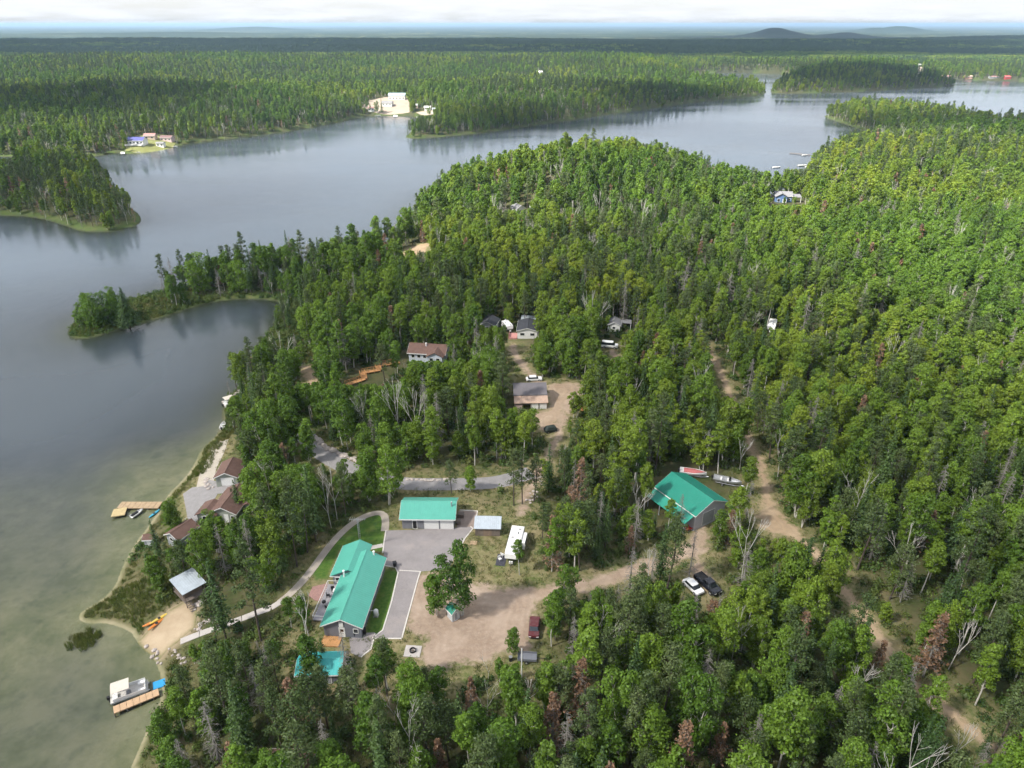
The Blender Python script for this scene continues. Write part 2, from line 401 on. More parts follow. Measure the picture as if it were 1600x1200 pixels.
# ground: forest floor, grass, dirt, sand and far land in one material steered by vertex attributes
def make_ground_mat():
    m, n, l, out = new_mat('ground_soil')
    p = n.new('ShaderNodeBsdfPrincipled'); p.inputs['Roughness'].default_value = 0.97; p.inputs['Specular IOR Level'].default_value = 0.15
    tc = n.new('ShaderNodeTexCoord').outputs['Object']
    def attr(nm):
        a = n.new('ShaderNodeAttribute'); a.attribute_name = nm; return a.outputs['Fac']
    nb = noise_n(n, l, tc, 0.22, 5, 0.65); nf = noise_n(n, l, tc, 1.7, 4, 0.7); nl = noise_n(n, l, tc, 0.035, 3)
    floor = mix_rgb(n, l, ramp_n(n, l, nb, 0.36, 0.64), (0.040, 0.052, 0.018), (0.095, 0.078, 0.045))
    floor = mix_rgb(n, l, math_n(n, l, 'MULTIPLY', ramp_n(n, l, nf, 0.4, 0.7), 0.6), floor, (0.075, 0.100, 0.030))
    grass = mix_rgb(n, l, ramp_n(n, l, nb, 0.35, 0.65), (0.080, 0.115, 0.028), (0.215, 0.180, 0.095))
    grass = mix_rgb(n, l, math_n(n, l, 'MULTIPLY', ramp_n(n, l, nf, 0.42, 0.66), 0.55), grass, (0.30, 0.25, 0.15))
    c = mix_rgb(n, l, attr('open'), floor, grass)
    # mown lawn
    lawn = mix_rgb(n, l, ramp_n(n, l, nf, 0.35, 0.65), (0.045, 0.105, 0.018), (0.090, 0.150, 0.030))
    lawn = mix_rgb(n, l, math_n(n, l, 'MULTIPLY', ramp_n(n, l, nb, 0.55, 0.75), 0.6), lawn, (0.17, 0.16, 0.06))
    c = mix_rgb(n, l, attr('lawn'), c, lawn)
    # dirt with a ragged edge
    dt = mix_rgb(n, l, ramp_n(n, l, nb, 0.3, 0.7), (0.255, 0.185, 0.135), (0.41, 0.32, 0.25))
    dt = mix_rgb(n, l, math_n(n, l, 'MULTIPLY', ramp_n(n, l, nf, 0.45, 0.75), 0.5), dt, (0.46, 0.38, 0.31))
    gold = mix_rgb(n, l, ramp_n(n, l, nb, 0.3, 0.7), (0.30, 0.215, 0.135), (0.43, 0.33, 0.225))
    dt = mix_rgb(n, l, attr('golden'), dt, gold)
    # wheel tracks: bands along warped contour
    df = attr('dirt')
    wv = n.new('ShaderNodeTexWave'); wv.bands_direction = 'X'; wv.inputs['Scale'].default_value = 0.24; wv.inputs['Distortion'].default_value = 0.6; wv.inputs['Detail'].default_value = 2
    cx = n.new('ShaderNodeCombineXYZ'); l.new(math_n(n, l, 'ADD', df, math_n(n, l, 'MULTIPLY', noise_n(n, l, tc, 0.12, 2), 5.0)), cx.inputs[0]); l.new(cx.outputs[0], wv.inputs['Vector'])
    dt = mix_rgb(n, l, math_n(n, l, 'MULTIPLY', math_n(n, l, 'MULTIPLY', wv.outputs['Fac'], nl), 0.42), dt, (0.20, 0.15, 0.115))
    ed = math_n(n, l, 'ADD', math_n(n, l, 'MULTIPLY', df, 0.42), math_n(n, l, 'MULTIPLY', math_n(n, l, 'SUBTRACT', noise_n(n, l, tc, 0.55, 5, 0.7), 0.5), 2.6))
    c = mix_rgb(n, l, ramp_n(n, l, ed, 0.0, 0.55), c, dt)
    sand = mix_rgb(n, l, ramp_n(n, l, nb, 0.3, 0.7), (0.33, 0.25, 0.165), (0.46, 0.37, 0.26))
    c = mix_rgb(n, l, attr('sand'), c, sand)
    # lake bed: pale silt in the shallows, dark weed farther out
    bed = mix_rgb(n, l, ramp_n(n, l, noise_n(n, l, tc, 0.09, 5, 0.7), 0.38, 0.62), (0.18, 0.18, 0.095), (0.33, 0.29, 0.19))
    bed = mix_rgb(n, l, math_n(n, l, 'MULTIPLY', ramp_n(n, l, noise_n(n, l, tc, 0.3, 4, 0.7), 0.52, 0.75), 0.45), bed, (0.07, 0.085, 0.05))
    bed = mix_rgb(n, l, attr('silt'), (0.050, 0.055, 0.032), bed)
    c = mix_rgb(n, l, attr('bed'), c, bed)
    # far country: dark forest and pale clearings too far away to pick apart
    mp = n.new('ShaderNodeMapping'); l.new(tc, mp.inputs['Vector']); mp.inputs['Scale'].default_value = (0.0007, 0.0016, 1)
    fn = noise_n(n, l, mp.outputs[0], 1.0, 6, 0.62)
    farc = mix_rgb(n, l, ramp_n(n, l, fn, 0.55, 0.62), (0.020, 0.038, 0.024), (0.20, 0.21, 0.12))
    fn2 = noise_n(n, l, tc, 0.02, 3, 0.7)
    farc = mix_rgb(n, l, math_n(n, l, 'MULTIPLY', ramp_n(n, l, fn2, 0.35, 0.7), 0.5), farc, (0.035, 0.065, 0.024))
    farc = mix_rgb(n, l, attr('hill'), farc, (0.020, 0.036, 0.020))
    c = mix_rgb(n, l, attr('far'), c, farc)
    l.new(c, p.inputs['Base Color'])
    b = n.new('ShaderNodeBump'); b.inputs['Strength'].default_value = 0.35; b.inputs['Distance'].default_value = 0.12
    l.new(nf, b.inputs['Height']); l.new(b.outputs[0], p.inputs['Normal'])
    l.new(p.outputs[0], out.inputs['Surface']); MATS['ground_soil'] = m
    return m
M_GROUND = make_ground_mat()

def make_water_mat():
    m, n, l, out = new_mat('lake_water')
    tc = n.new('ShaderNodeTexCoord').outputs['Object']
    a = n.new('ShaderNodeAttribute'); a.attribute_name = 'depth'
    # ripples: two wind wave scales; calm and ruffled patches
    mp = n.new('ShaderNodeMapping'); l.new(tc, mp.inputs['Vector']); mp.inputs['Rotation'].default_value = (0, 0, 0.5); mp.inputs['Scale'].default_value = (1, 0.45, 1)
    w1 = noise_n(n, l, mp.outputs[0], 0.9, 3, 0.6); w2 = noise_n(n, l, mp.outputs[0], 0.16, 3, 0.6)
    hgt = math_n(n, l, 'ADD', math_n(n, l, 'MULTIPLY', w1, 0.10), math_n(n, l, 'MULTIPLY', w2, 0.30))
    mp2 = n.new('ShaderNodeMapping'); l.new(tc, mp2.inputs['Vector']); mp2.inputs['Scale'].default_value = (0.006, 0.016, 1); mp2.inputs['Rotation'].default_value = (0, 0, 0.25)
    pt = ramp_n(n, l, noise_n(n, l, mp2.outputs[0], 1.0, 4, 0.6), 0.35, 0.65, (0.35, 0.35, 0.35), (1, 1, 1))
    b = n.new('ShaderNodeBump'); b.inputs['Distance'].default_value = 1.0
    l.new(math_n(n, l, 'MULTIPLY', pt, 0.32), b.inputs['Strength']); l.new(hgt, b.inputs['Height'])
    fr = n.new('ShaderNodeFresnel'); fr.inputs['IOR'].default_value = 1.33; l.new(b.outputs[0], fr.inputs['Normal'])
    g = n.new('ShaderNodeBsdfGlossy'); l.new(b.outputs[0], g.inputs['Normal']); g.inputs['Color'].default_value = (0.95, 0.97, 1, 1)
    l.new(math_n(n, l, 'MULTIPLY', pt, 0.22), g.inputs['Roughness'])
    tr = n.new('ShaderNodeBsdfTransparent'); tr.inputs['Color'].default_value = (0.80, 0.86, 0.80, 1)
    df = n.new('ShaderNodeBsdfDiffuse')
    df.inputs['Color'].default_value = (0.052, 0.068, 0.084, 1)
    k = math_n(n, l, 'SUBTRACT', 1.0, math_n(n, l, 'POWER', 2.718, math_n(n, l, 'MULTIPLY', a.outputs['Fac'], -0.55)))
    body = n.new('ShaderNodeMixShader'); l.new(k, body.inputs[0]); l.new(tr.outputs[0], body.inputs[1]); l.new(df.outputs[0], body.inputs[2])
    top = n.new('ShaderNodeMixShader'); l.new(fr.outputs[0], top.inputs[0]); l.new(body.outputs[0], top.inputs[1]); l.new(g.outputs[0], top.inputs[2])
    l.new(top.outputs[0], out.inputs['Surface']); MATS['lake_water'] = m
    return m
M_WATER = make_water_mat()

# ------------------------------------------------------------------ mesh helpers
def set_mesh(me, verts, faces4=None, faces3=None):
    """fast mesh from numpy arrays"""
    verts = np.asarray(verts, np.float32)
    nq = 0 if faces4 is None else len(faces4); nt = 0 if faces3 is None else len(faces3)
    me.vertices.add(len(verts)); me.vertices.foreach_set('co', verts.ravel())
    idx = []
    if nq: idx.append(np.asarray(faces4, np.int32).ravel())
    if nt: idx.append(np.asarray(faces3, np.int32).ravel())
    idx = np.concatenate(idx)
    me.loops.add(len(idx)); me.loops.foreach_set('vertex_index', idx)
    me.polygons.add(nq + nt)
    st = np.concatenate([np.arange(nq) * 4, nq * 4 + np.arange(nt) * 3]).astype(np.int32)
    me.polygons.foreach_set('loop_start', st)
    me.update(calc_edges=True)

class MB:
    def __init__(s): s.v, s.f = [], []
    def add(s, vs, fs):
        o = len(s.v); s.v += [tuple(v) for v in vs]; s.f += [tuple(i + o for i in f) for f in fs]; return s
    def box(s, x0, x1, y0, y1, z0, z1):
        return s.add([(x0,y0,z0),(x1,y0,z0),(x1,y1,z0),(x0,y1,z0),(x0,y0,z1),(x1,y0,z1),(x1,y1,z1),(x0,y1,z1)],
                     [(3,2,1,0),(4,5,6,7),(0,1,5,4),(1,2,6,5),(2,3,7,6),(3,0,4,7)])
    def extx(s, prof, x0, x1):
        """(y,z) outline pushed along x"""
        n = len(prof)
        return s.add([(x0, y, z) for y, z in prof] + [(x1, y, z) for y, z in prof],
                     [tuple(range(n - 1, -1, -1)), tuple(range(n, 2 * n))] + [(i, (i + 1) % n, n + (i + 1) % n, n + i) for i in range(n)])
    def exty(s, prof, y0, y1):
        """(x,z) outline pushed along y"""
        n = len(prof)
        return s.add([(x, y0, z) for x, z in prof] + [(x, y1, z) for x, z in prof],
                     [tuple(range(n)), tuple(range(2 * n - 1, n - 1, -1))] + [((i + 1) % n, i, n + i, n + (i + 1) % n) for i in range(n)])
    def prism(s, poly, z0, z1):
        n = len(poly)
        return s.add([(x, y, z0) for x, y in poly] + [(x, y, z1) for x, y in poly],
                     [tuple(range(n - 1, -1, -1)), tuple(range(n, 2 * n))] + [(i, (i + 1) % n, n + (i + 1) % n, n + i) for i in range(n)])
    def tube(s, a, b, r0, r1=None, n=6):
        a, b = Vector(a), Vector(b); r1 = r0 if r1 is None else r1
        d = (b - a).normalized(); u = d.orthogonal().normalized(); w = d.cross(u)
        vs = [a + (u * math.cos(2*math.pi*i/n) + w * math.sin(2*math.pi*i/n)) * r0 for i in range(n)]
        vs += [b + (u * math.cos(2*math.pi*i/n) + w * math.sin(2*math.pi*i/n)) * r1 for i in range(n)]
        return s.add(vs, [(i, (i+1) % n, n + (i+1) % n, n + i) for i in range(n)] + [tuple(range(n-1, -1, -1)), tuple(range(n, 2*n))])
    def loft(s, rings, cap=True):
        n = len(rings[0]); o = len(s.v)
        for r in rings: s.v += [tuple(p) for p in r]
        for k in range(len(rings) - 1):
            for i in range(n):
                s.f.append((o + k*n + i, o + k*n + (i+1) % n, o + (k+1)*n + (i+1) % n, o + (k+1)*n + i))
        if cap: s.f += [tuple(o + i for i in range(n - 1, -1, -1)), tuple(o + (len(rings)-1)*n + i for i in range(n))]
        return s
    def mesh(s, name):
        me = bpy.data.meshes.new(name); me.from_pydata(s.v, [], s.f); me.update(); return me
    def build(s, name, mat, parent=None, smooth=False, label=None):
        me = s.mesh(name); me.materials.append(mat)
        if smooth: me.polygons.foreach_set('use_smooth', [True] * len(me.polygons))
        o = bpy.data.objects.new(name, me); COL.objects.link(o)
        if parent: o.parent = parent
        if label: o['label'] = label
        return o

def tag(o, label=None, cat=None, group=None, kind=None):
    if label: o['label'] = label
    if cat: o['category'] = cat
    if group: o['group'] = group
    if kind: o['kind'] = kind
    return o
def thing(name, label, cat, loc=(0,0,0), rot=0.0, group=None):
    o = bpy.data.objects.new(name, None); COL.objects.link(o)
    o.empty_display_size = 0.5
    o.location = loc; o.rotation_euler = (0, 0, rot)
    return tag(o, label, cat, group)
def copy_tree(o, parent=None):
    c = o.copy(); COL.objects.link(c); c.parent = parent
    for ch in o.children: copy_tree(ch, c)
    return c

# ================================================================== THE SETTING
def build_ground():
    rows = list(np.arange(1500, 64, -2.2)) + list(64 - (64 - 38.4) * (1 - np.linspace(1, 0, 46) ** 1.6))
    ys = np.array([float(pix(800, r)[1]) for r in rows])
    ys = np.concatenate([[-600, -300, -120, -50, -15, 5], ys[ys > 12]])
    cols = np.concatenate([-200 - np.geomspace(3, 3500, 34)[::-1], np.arange(-200, 1800.1, 3.0), 1800 + np.geomspace(3, 3500, 34)])
    A = (cols - 800) / F
    dep = np.maximum(ys * CP + HC * SP, 70)
    X = dep[:, None] * A[None]; Y = np.repeat(ys[:, None], len(cols), 1)
    z, s = height(X.ravel(), Y.ravel(), True)
    nr, nc = X.shape
    V = np.stack([X.ravel(), Y.ravel(), z], 1)
    i = np.arange((nr - 1) * nc).reshape(nr - 1, nc)[:, :-1].ravel()
    Q = np.stack([i, i + 1, i + nc + 1, i + nc], 1)
    me = bpy.data.meshes.new('ground'); set_mesh(me, V, Q)
    me.polygons.foreach_set('use_smooth', np.ones(len(Q), bool))
    x, y = V[:, 0], V[:, 1]
    nearm = (y < 330) & (y > 40) & (np.abs(x) < 260)
    dirt = np.full(len(V), -20.0, np.float32); openf = np.zeros(len(V), np.float32); lawn = np.zeros(len(V), np.float32); sand = np.zeros(len(V), np.float32); gold = np.zeros(len(V), np.float32)
    xn, yn = x[nearm], y[nearm]
    dirt[nearm] = np.clip(dirt_field(xn, yn), -20, 6)
    openf[nearm] = np.maximum(sstep(-7, 3, sdist(xn, yn, PLATEAU)), sstep(-9, 1, dirt[nearm]))
    openf[nearm] = np.maximum(openf[nearm], 0.35 * (1 - sstep(3, 14, s[nearm])))
    lawn[nearm] = np.maximum(sstep(-0.5, 0.6, sdist(xn, yn, LAWN)), sstep(-0.4, 0.4, sdist(xn, yn, LAWN2)))
    fl = (1 - sstep(2, 9, s)) * sstep(150, 200, y) * (s > -1); lawn = np.maximum(lawn, 0.5 * fl).astype(np.float32)
    sand[nearm] = sstep(-2.0, 1.2, sdist(xn, yn, BEACH))
    rr = seg_dist(xn, yn, ROADS['right_road'][0], False)
    gold[nearm] = np.maximum(1 - sstep(8, 14, rr), sstep(150, 190, yn))
    far = sstep(3600, 5200, y + np.abs(x) * 0.3)
    bed = sstep(0.15, -0.15, z) if False else 1 - sstep(0.02, 0.30, z)
    for nm, arr in (('dirt', dirt), ('open', openf), ('lawn', lawn), ('sand', sand), ('golden', gold), ('far', far), ('bed', bed), ('hill', sstep(14, 26, z)), ('silt', (1 - sstep(-48, -38, x)) * (1 - sstep(140, 180, y)) * sstep(40, 60, y))):
        at = me.attributes.new(nm, 'FLOAT', 'POINT'); at.data.foreach_set('value', np.asarray(arr, np.float32))
    me.materials.append(M_GROUND)
    o = bpy.data.objects.new('ground', me); COL.objects.link(o); o['kind'] = 'structure'
    # water on the same tessellation
    zz = z.reshape(nr, nc)
    keep = (np.minimum.reduce([zz[:-1, :-1], zz[1:, :-1], zz[:-1, 1:], zz[1:, 1:]]) < 0.05).ravel()
    yok = (Y[:-1, :-1].ravel() < 2500)
    Qw = Q[keep & yok]
    used, inv = np.unique(Qw, return_inverse=True)
    W = V[used].copy(); dpt = np.maximum(-W[:, 2], 0); W[:, 2] = 0.0
    mw = bpy.data.meshes.new('lake'); set_mesh(mw, W, inv.reshape(-1, 4))
    at = mw.attributes.new('depth', 'FLOAT', 'POINT'); at.data.foreach_set('value', dpt.astype(np.float32))
    mw.materials.append(M_WATER)
    o = bpy.data.objects.new('lake', mw); COL.objects.link(o); o['kind'] = 'structure'
build_ground()

def resample(poly, step, closed=True, jit=0.0):
    out = []
    n = len(poly)
    for i in range(n if closed else n - 1):
        a, b = poly[i], poly[(i + 1) % n]
        k = max(1, int(math.hypot(b[0]-a[0], b[1]-a[1]) / step))
        for j in range(k):
            t = j / k
            out.append((a[0] + (b[0]-a[0]) * t + random.uniform(-jit, jit), a[1] + (b[1]-a[1]) * t + random.uniform(-jit, jit)))
    if not closed: out.append(poly[-1])
    return out

def patch(name, poly, mat, lift, cell=1.0, attrs=None):
    """a sheet laid on the terrain"""
    b = resample(poly, cell)
    xs = [p[0] for p in b]; ys = [p[1] for p in b]
    gx, gy = np.meshgrid(np.arange(min(xs), max(xs), cell), np.arange(min(ys), max(ys), cell))
    gx, gy = gx.ravel(), gy.ravel()
    ok = sdist(gx, gy, poly) > cell * 0.45 if len(gx) else np.zeros(0, bool)
    pts = [Vector(p) for p in b] + [Vector((float(p), float(q))) for p, q in zip(gx[ok], gy[ok])]
    n = len(b)
    vs, es, fs, *_ = delaunay_2d_cdt(pts, [(i, (i + 1) % n) for i in range(n)], [], 1, 1e-4)
    P = np.array([(v[0], v[1]) for v in vs])
    z = height(P[:, 0], P[:, 1]) + lift
    me = bpy.data.meshes.new(name); me.from_pydata([(float(p[0]), float(p[1]), float(q)) for p, q in zip(P, z)], [], [tuple(f) for f in fs]); me.update()
    if attrs:
        for nm, val in attrs(P[:, 0], P[:, 1]).items():
            at = me.attributes.new(nm, 'FLOAT', 'POINT'); at.data.foreach_set('value', np.asarray(val, np.float32))
    me.materials.append(mat)
    o = bpy.data.objects.new(name, me); COL.objects.link(o); o['kind'] = 'structure'
    return o

def ribbon(name, line, hw, mat, lift, attrs=None, thick=0.0, kind='structure', cell=0.8):
    """a strip of constant width along a line, laid on the terrain; with thickness it becomes a kerb or slab"""
    ln = resample(line, cell, False)
    L, R = [], []
    for i, p in enumerate(ln):
        a, b = ln[max(0, i - 1)], ln[min(len(ln) - 1, i + 1)]
        d = math.hypot(b[0]-a[0], b[1]-a[1]) or 1
        nx, ny = -(b[1]-a[1]) / d, (b[0]-a[0]) / d
        L.append((p[0] + nx*hw, p[1] + ny*hw)); R.append((p[0] - nx*hw, p[1] - ny*hw))
    ctr = [((a[0]+b[0])/2, (a[1]+b[1])/2) for a, b in zip(L, R)]
    cols = [L, ctr, R] if not thick else [L, R]
    P = np.array([q for c in cols for q in c]); n = len(ln); k = len(cols)
    z = height(P[:, 0], P[:, 1]) + lift
    vs = [(float(p[0]), float(p[1]), float(q)) for p, q in zip(P, z)]
    fs = [(c*n + i, (c+1)*n + i, (c+1)*n + i + 1, c*n + i + 1) for c in range(k - 1) for i in range(n - 1)]
    if thick:
        m0 = len(vs)
        vs += [(x, y, q - thick) for x, y, q in vs]
        fs += [(i, i + 1, m0 + i + 1, m0 + i) for i in range(n - 1)] + [(n + i + 1, n + i, m0 + n + i, m0 + n + i + 1) for i in range(n - 1)]
        fs += [(0, m0, m0 + n, n), (n - 1, 2*n - 1, m0 + 2*n - 1, m0 + n - 1)]
    me = bpy.data.meshes.new(name); me.from_pydata(vs, [], fs); me.update()
    if attrs:
        for nm, val in attrs(P[:, 0], P[:, 1]).items():
            at = me.attributes.new(nm, 'FLOAT', 'POINT'); at.data.foreach_set('value', np.asarray(val, np.float32))
    me.materials.append(mat)
    o = bpy.data.objects.new(name, me); COL.objects.link(o)
    if kind: o['kind'] = kind
    return o

def dirt_attrs(golden):
    def f(x, y):
        x = np.asarray(x, np.float32); y = np.asarray(y, np.float32)
        return {'dirt': np.clip(dirt_field(x, y), -20, 6), 'open': np.ones(len(x)), 'golden': np.full(len(x), golden)}
    return f
patch('dirt_yard', YARD, M_GROUND, 0.006, 0.8, dirt_attrs(0))
patch('beach', BEACH, M_GROUND, 0.03, 0.8, lambda x, y: {'sand': sstep(-0.2, 1.0, sdist(x, y, BEACH)), 'open': np.ones(len(x)), 'dirt': np.full(len(x), -20.0)})
M_GRAVEL = paint('grey_gravel', (0.25, 0.24, 0.24), 0.95, 0.16, 0.8, bump=0.4, bscale=20)
patch('gravel_court', LAKEYARD, M_GRAVEL, 0.06, 0.8)
patch('dirt_court', SHOPYARD, M_GROUND, 0.05, 0.8, dirt_attrs(0.3))
patch('dirt_court', BARNYARD, M_GROUND, 0.05, 0.8, dirt_attrs(0.5))
patch('dirt_court', RIGHTYARD, M_GROUND, 0.05, 0.8, dirt_attrs(1))
for nm in ('dirt_track', 'yard_road', 'right_road', 'white_house_drive', 'van_drive', 'far_clearing_track'):
    ribbon('dirt_road', ROADS[nm][0], ROADS[nm][1], M_GROUND, 0.055, dirt_attrs(1.0 if nm in ('right_road', 'far_clearing_track') else 0.2))
ribbon('gravel_road', ROADS['upper_drive'][0], ROADS['upper_drive'][1], M_GRAVEL, 0.07)
ribbon('gravel_road', ROADS['shore_track'][0], ROADS['shore_track'][1], paint('pale_gravel', (0.40, 0.36, 0.30), 0.95, 0.16, 0.8, bump=0.4, bscale=20), 0.05)
# paved court and drive with pale concrete edging
PAVED_PX = [(603,829),(640,828),(735,823),(739,826),(726,842),(716,862),(700,890),(657,893),(653,905),(628,997),(582,997),(598,985),(622,895),(618,887),(595,883),(600,866),(598,850)]
PAVED = [tuple(float(q) for q in pix(a, b, GZ)) for a, b in PAVED_PX]
patch('paved_drive', PAVED, M_ASPH, 0.014, 1.0)
def kerb(pts_px, hw=0.11, lift=0.09):
    ribbon('kerb', [tuple(float(q) for q in pix(a, b, GZ)) for a, b in pts_px], hw, M_KERB, lift, thick=0.22, cell=1.5)
kerb([(657,893),(653,905),(628,997)]); kerb([(628,998),(582,998)]); kerb([(582,997),(598,985),(612,940),(622,895),(618,887),(597,883)])
kerb([(603,829),(600,848),(598,864)]); kerb([(735,823),(739,826),(726,842),(722,850)])
kerb([(657,893),(624,891)], 0.09, 0.03)
# side patch of asphalt beside the front door
SIDE_PX = [(545,990),(586,988),(578,1018),(562,1027),(548,1020)]
patch('paved_apron', [tuple(float(q) for q in pix(a, b, GZ)) for a, b in SIDE_PX], M_ASPH, 0.012, 1.0)
kerb([(586,990),(580,1014),(564,1027)])
# stub paths to the rear door
for pts in ([(598,852),(574,857)],): 
    ribbon('path', [tuple(float(q) for q in pix(a, b, GZ)) for a, b in pts], 0.55, M_CONC, 0.02)
# long walk from the court round the lawn down to the beach
M_WALK = paint('walk_gravel', (0.35, 0.31, 0.265), 0.95, 0.16, 0.8, bump=0.3, bscale=16)
WALK = smooth_poly(wpoly([(601,830),(603,815),(600,803),(588,801),(566,808),(545,822),(524,842),(505,866),(488,890),(470,912),(452,930),(436,942)]), 2)
ribbon('path', WALK, 0.75, M_WALK, 0.05)
WALK2 = wpoly([(440,940),(424,950),(400,958),(378,967),(345,979),(312,991),(282,1003)])
for k in range(len(WALK2) - 1):
    a, b = WALK2[k], WALK2[k + 1]
    t = 0.03
    aa = (a[0] + (b[0]-a[0])*t, a[1] + (b[1]-a[1])*t)
    ribbon('path', [aa, b], 0.62, M_CONC, 0.10 + 0.012 * (k % 2), thick=0.3)

# ================================================================== BUILDINGS
R = math.radians
def lift(p, dz): return Vector((p[0], p[1], p[2] + dz))
def G2(px, py, dz=0): return lift(G(px, py), dz)

def opening(parent, name, side, face, along, z0, w, h, frame=None, pane=None, proud=0.05, label=None, rim=0.09):
    """window or door on a wall; face = distance of the wall plane along its axis, along = centre along the wall"""
    frame = frame or M_WHITE; pane = pane or M_GLASS
    def bx(mb, a0, a1, z0_, z1_, d0, d1):
        s = 1 if side[0] == '+' else -1
        f0, f1 = sorted((face * 1.0 + s * d0, face * 1.0 + s * d1))
        if side[1] == 'x': mb.box(f0, f1, a0, a1, z0_, z1_)
        else: mb.box(a0, a1, f0, f1, z0_, z1_)
    m = MB()
    a0, a1, z1 = along - w/2, along + w/2, z0 + h
    bx(m, a0, a0 + rim, z0, z1, -0.03, proud); bx(m, a1 - rim, a1, z0, z1, -0.03, proud)
    bx(m, a0 + rim, a1 - rim, z1 - rim, z1, -0.03, proud); bx(m, a0 + rim, a1 - rim, z0, z0 + rim, -0.03, proud + 0.02)
    o = m.build(name, frame, parent, label=label)
    p = MB(); bx(p, a0 + rim, a1 - rim, z0 + rim, z1 - rim, -0.03, proud * 0.4)
    p.build('pane' if name == 'window' else 'panel', pane, o)
    return o

def garage_door(parent, side, face, along, z0, w, h, mat, rows=4, label=None):
    fr = MB(); s = 1 if side[0] == '+' else -1
    def bx(mb, a0, a1, za, zb, d0, d1):
        f0, f1 = sorted((face + s*d0, face + s*d1))
        if side[1] == 'x': mb.box(f0, f1, a0, a1, za, zb)
        else: mb.box(a0, a1, f0, f1, za, zb)
    a0, a1 = along - w/2, along + w/2
    bx(fr, a0 - .1, a0, z0, z0 + h + .1, -.03, .06); bx(fr, a1, a1 + .1, z0, z0 + h + .1, -.03, .06); bx(fr, a0, a1, z0 + h, z0 + h + .1, -.03, .06)
    o = fr.build('garage_door', M_WHITE, parent, label=label)
    for k in range(rows):
        p = MB(); bx(p, a0, a1, z0 + h*k/rows + .012, z0 + h*(k+1)/rows - .012, -.03, .03); p.build('panel', mat, o)
    return o

def roof_mb(L0, L1, prof, t=0.14):
    """prof: (y,z) points across the roof from eave to eave; thick sheet along x"""
    low = [(y, z - t) for y, z in prof][::-1]
    return MB().extx(list(prof) + low, L0, L1)

def gable(t, L, W, wh, rh, oh=0.4, wall=None, roof=None, trim=None, x0=None, ridge=0.0, part_wall='wall', part_roof='roof', z0=-0.7, cap=True):
    """gabled block with ridge along local x centred on y=ridge"""
    wall = wall or M_WALL_GREY; roof = roof or M_TEAL; trim = trim or M_WHITE
    xa = -L/2 if x0 is None else x0; xb = xa + L
    s = rh / (W/2)
    y0, y1 = ridge - W/2, ridge + W/2
    w = MB().extx([(y0, z0), (y1, z0), (y1, wh), (ridge, wh + rh), (y0, wh)], xa, xb).build(part_wall, wall, t)
    e = oh
    pr = [(y0 - e, wh - e*s + .16), (ridge, wh + rh + .16), (y1 + e, wh - e*s + .16)]
    r = roof_mb(xa - e, xb + e, pr).build(part_roof, roof, t)
    # white fascia boards along eaves and gables
    f = MB()
    for sy, yy in ((-1, y0 - e), (1, y1 + e)):
        f.box(xa - e, xb + e, yy - (.04 if sy < 0 else 0), yy + (.04 if sy > 0 else 0), wh - e*s - .10, wh - e*s + .13)
    for xx in (xa - e - .04, xb + e):
        f.extx([(y0 - e, wh - e*s - .06), (y0 - e, wh - e*s + .12), (ridge, wh + rh + .12), (y1 + e, wh - e*s + .12), (y1 + e, wh - e*s - .06), (ridge, wh + rh - .06)], xx, xx + .04)
    f.build('fascia', trim, r)
    if cap:
        MB().extx([(ridge - .18, wh + rh + .10), (ridge + .18, wh + rh + .10), (ridge, wh + rh + .225)], xa - e - .01, xb + e + .01).build('ridge_cap', roof, r)
    return w, r

def pipe(parent, x, y, z0, z1, r=0.12, mat=None, name='vent_pipe'):
    m = MB().tube((x, y, z0), (x, y, z1), r, r, 10).tube((x, y, z1), (x, y, z1 + .12), r * 1.5, r * 1.1, 10)
    return m.build(name, mat or M_METAL, parent)

# ---- main house
house = thing('house', 'long green metal roofed house with grey walls beside the paved drive', 'house', (-27.0, 92.9, GZ), R(85.9))
w, r = gable(house, 16.2, 6.2, 2.65, 1.5, 0.42)
s_ = 1.5 / 3.1
rz = 2.65 + 1.5 + .05
rear = MB().extx([(0.4, -.7), (5.0, -.7), (5.0, 2.55), (2.0, rz - .22), (0.4, 3.2)], 3.4, 10.9).build('rear_wing_wall', M_WALL_GREY, house)
rr = roof_mb(3.1, 11.3, [(5.4, rz - 3.4 * s_), (2.0, rz), (-0.2, rz - 2.2 * s_)][::-1]).build('rear_wing_roof', M_TEAL, house)
MB().box(3.06, 3.1, 3.6, 5.4, rz - 3.4*s_ - .2, rz - 3.4*s_ - .02).box(3.1, 11.3, 5.4, 5.44, rz - 3.4*s_ - .2, rz - 3.4*s_ - .01).build('fascia', M_WHITE, rr)
opening(house, 'door', '-x', -8.1, 0.1, 0.1, 1.0, 2.05, pane=M_WHITE)
MB().box(-8.22, -8.12, -0.25, .45, 2.35, 3.35).build('gable_vent', M_WHITE, w)
MB().box(-8.17, -8.12, -0.15, .35, 1.25, 1.75).build('door_window', M_GLASS, house)
for k, yy in enumerate((-2.2,)): opening(house, 'window', '-x', -8.1, yy, 1.0, 0.9, 1.0)
for xx in (-6, -2.5, 1.0, 5.5): opening(house, 'window', '-y', -3.1, xx, 1.0, 1.3, 1.0)
for xx in (-5, -1.0): opening(house, 'window', '+y', 3.1, xx, 0.9, 1.6, 1.3)
opening(house, 'window', '+x', 10.9, 2.8, 1.0, 1.2, 1.0); opening(house, 'window', '-x', 3.4, 4.1, 0.9, 1.1, 1.2)
for xx, yy in ((8.0, -1.4), (2.6, 2.6)): pipe(house, xx, yy, 3.0, 4.35, .16, M_WHITE)
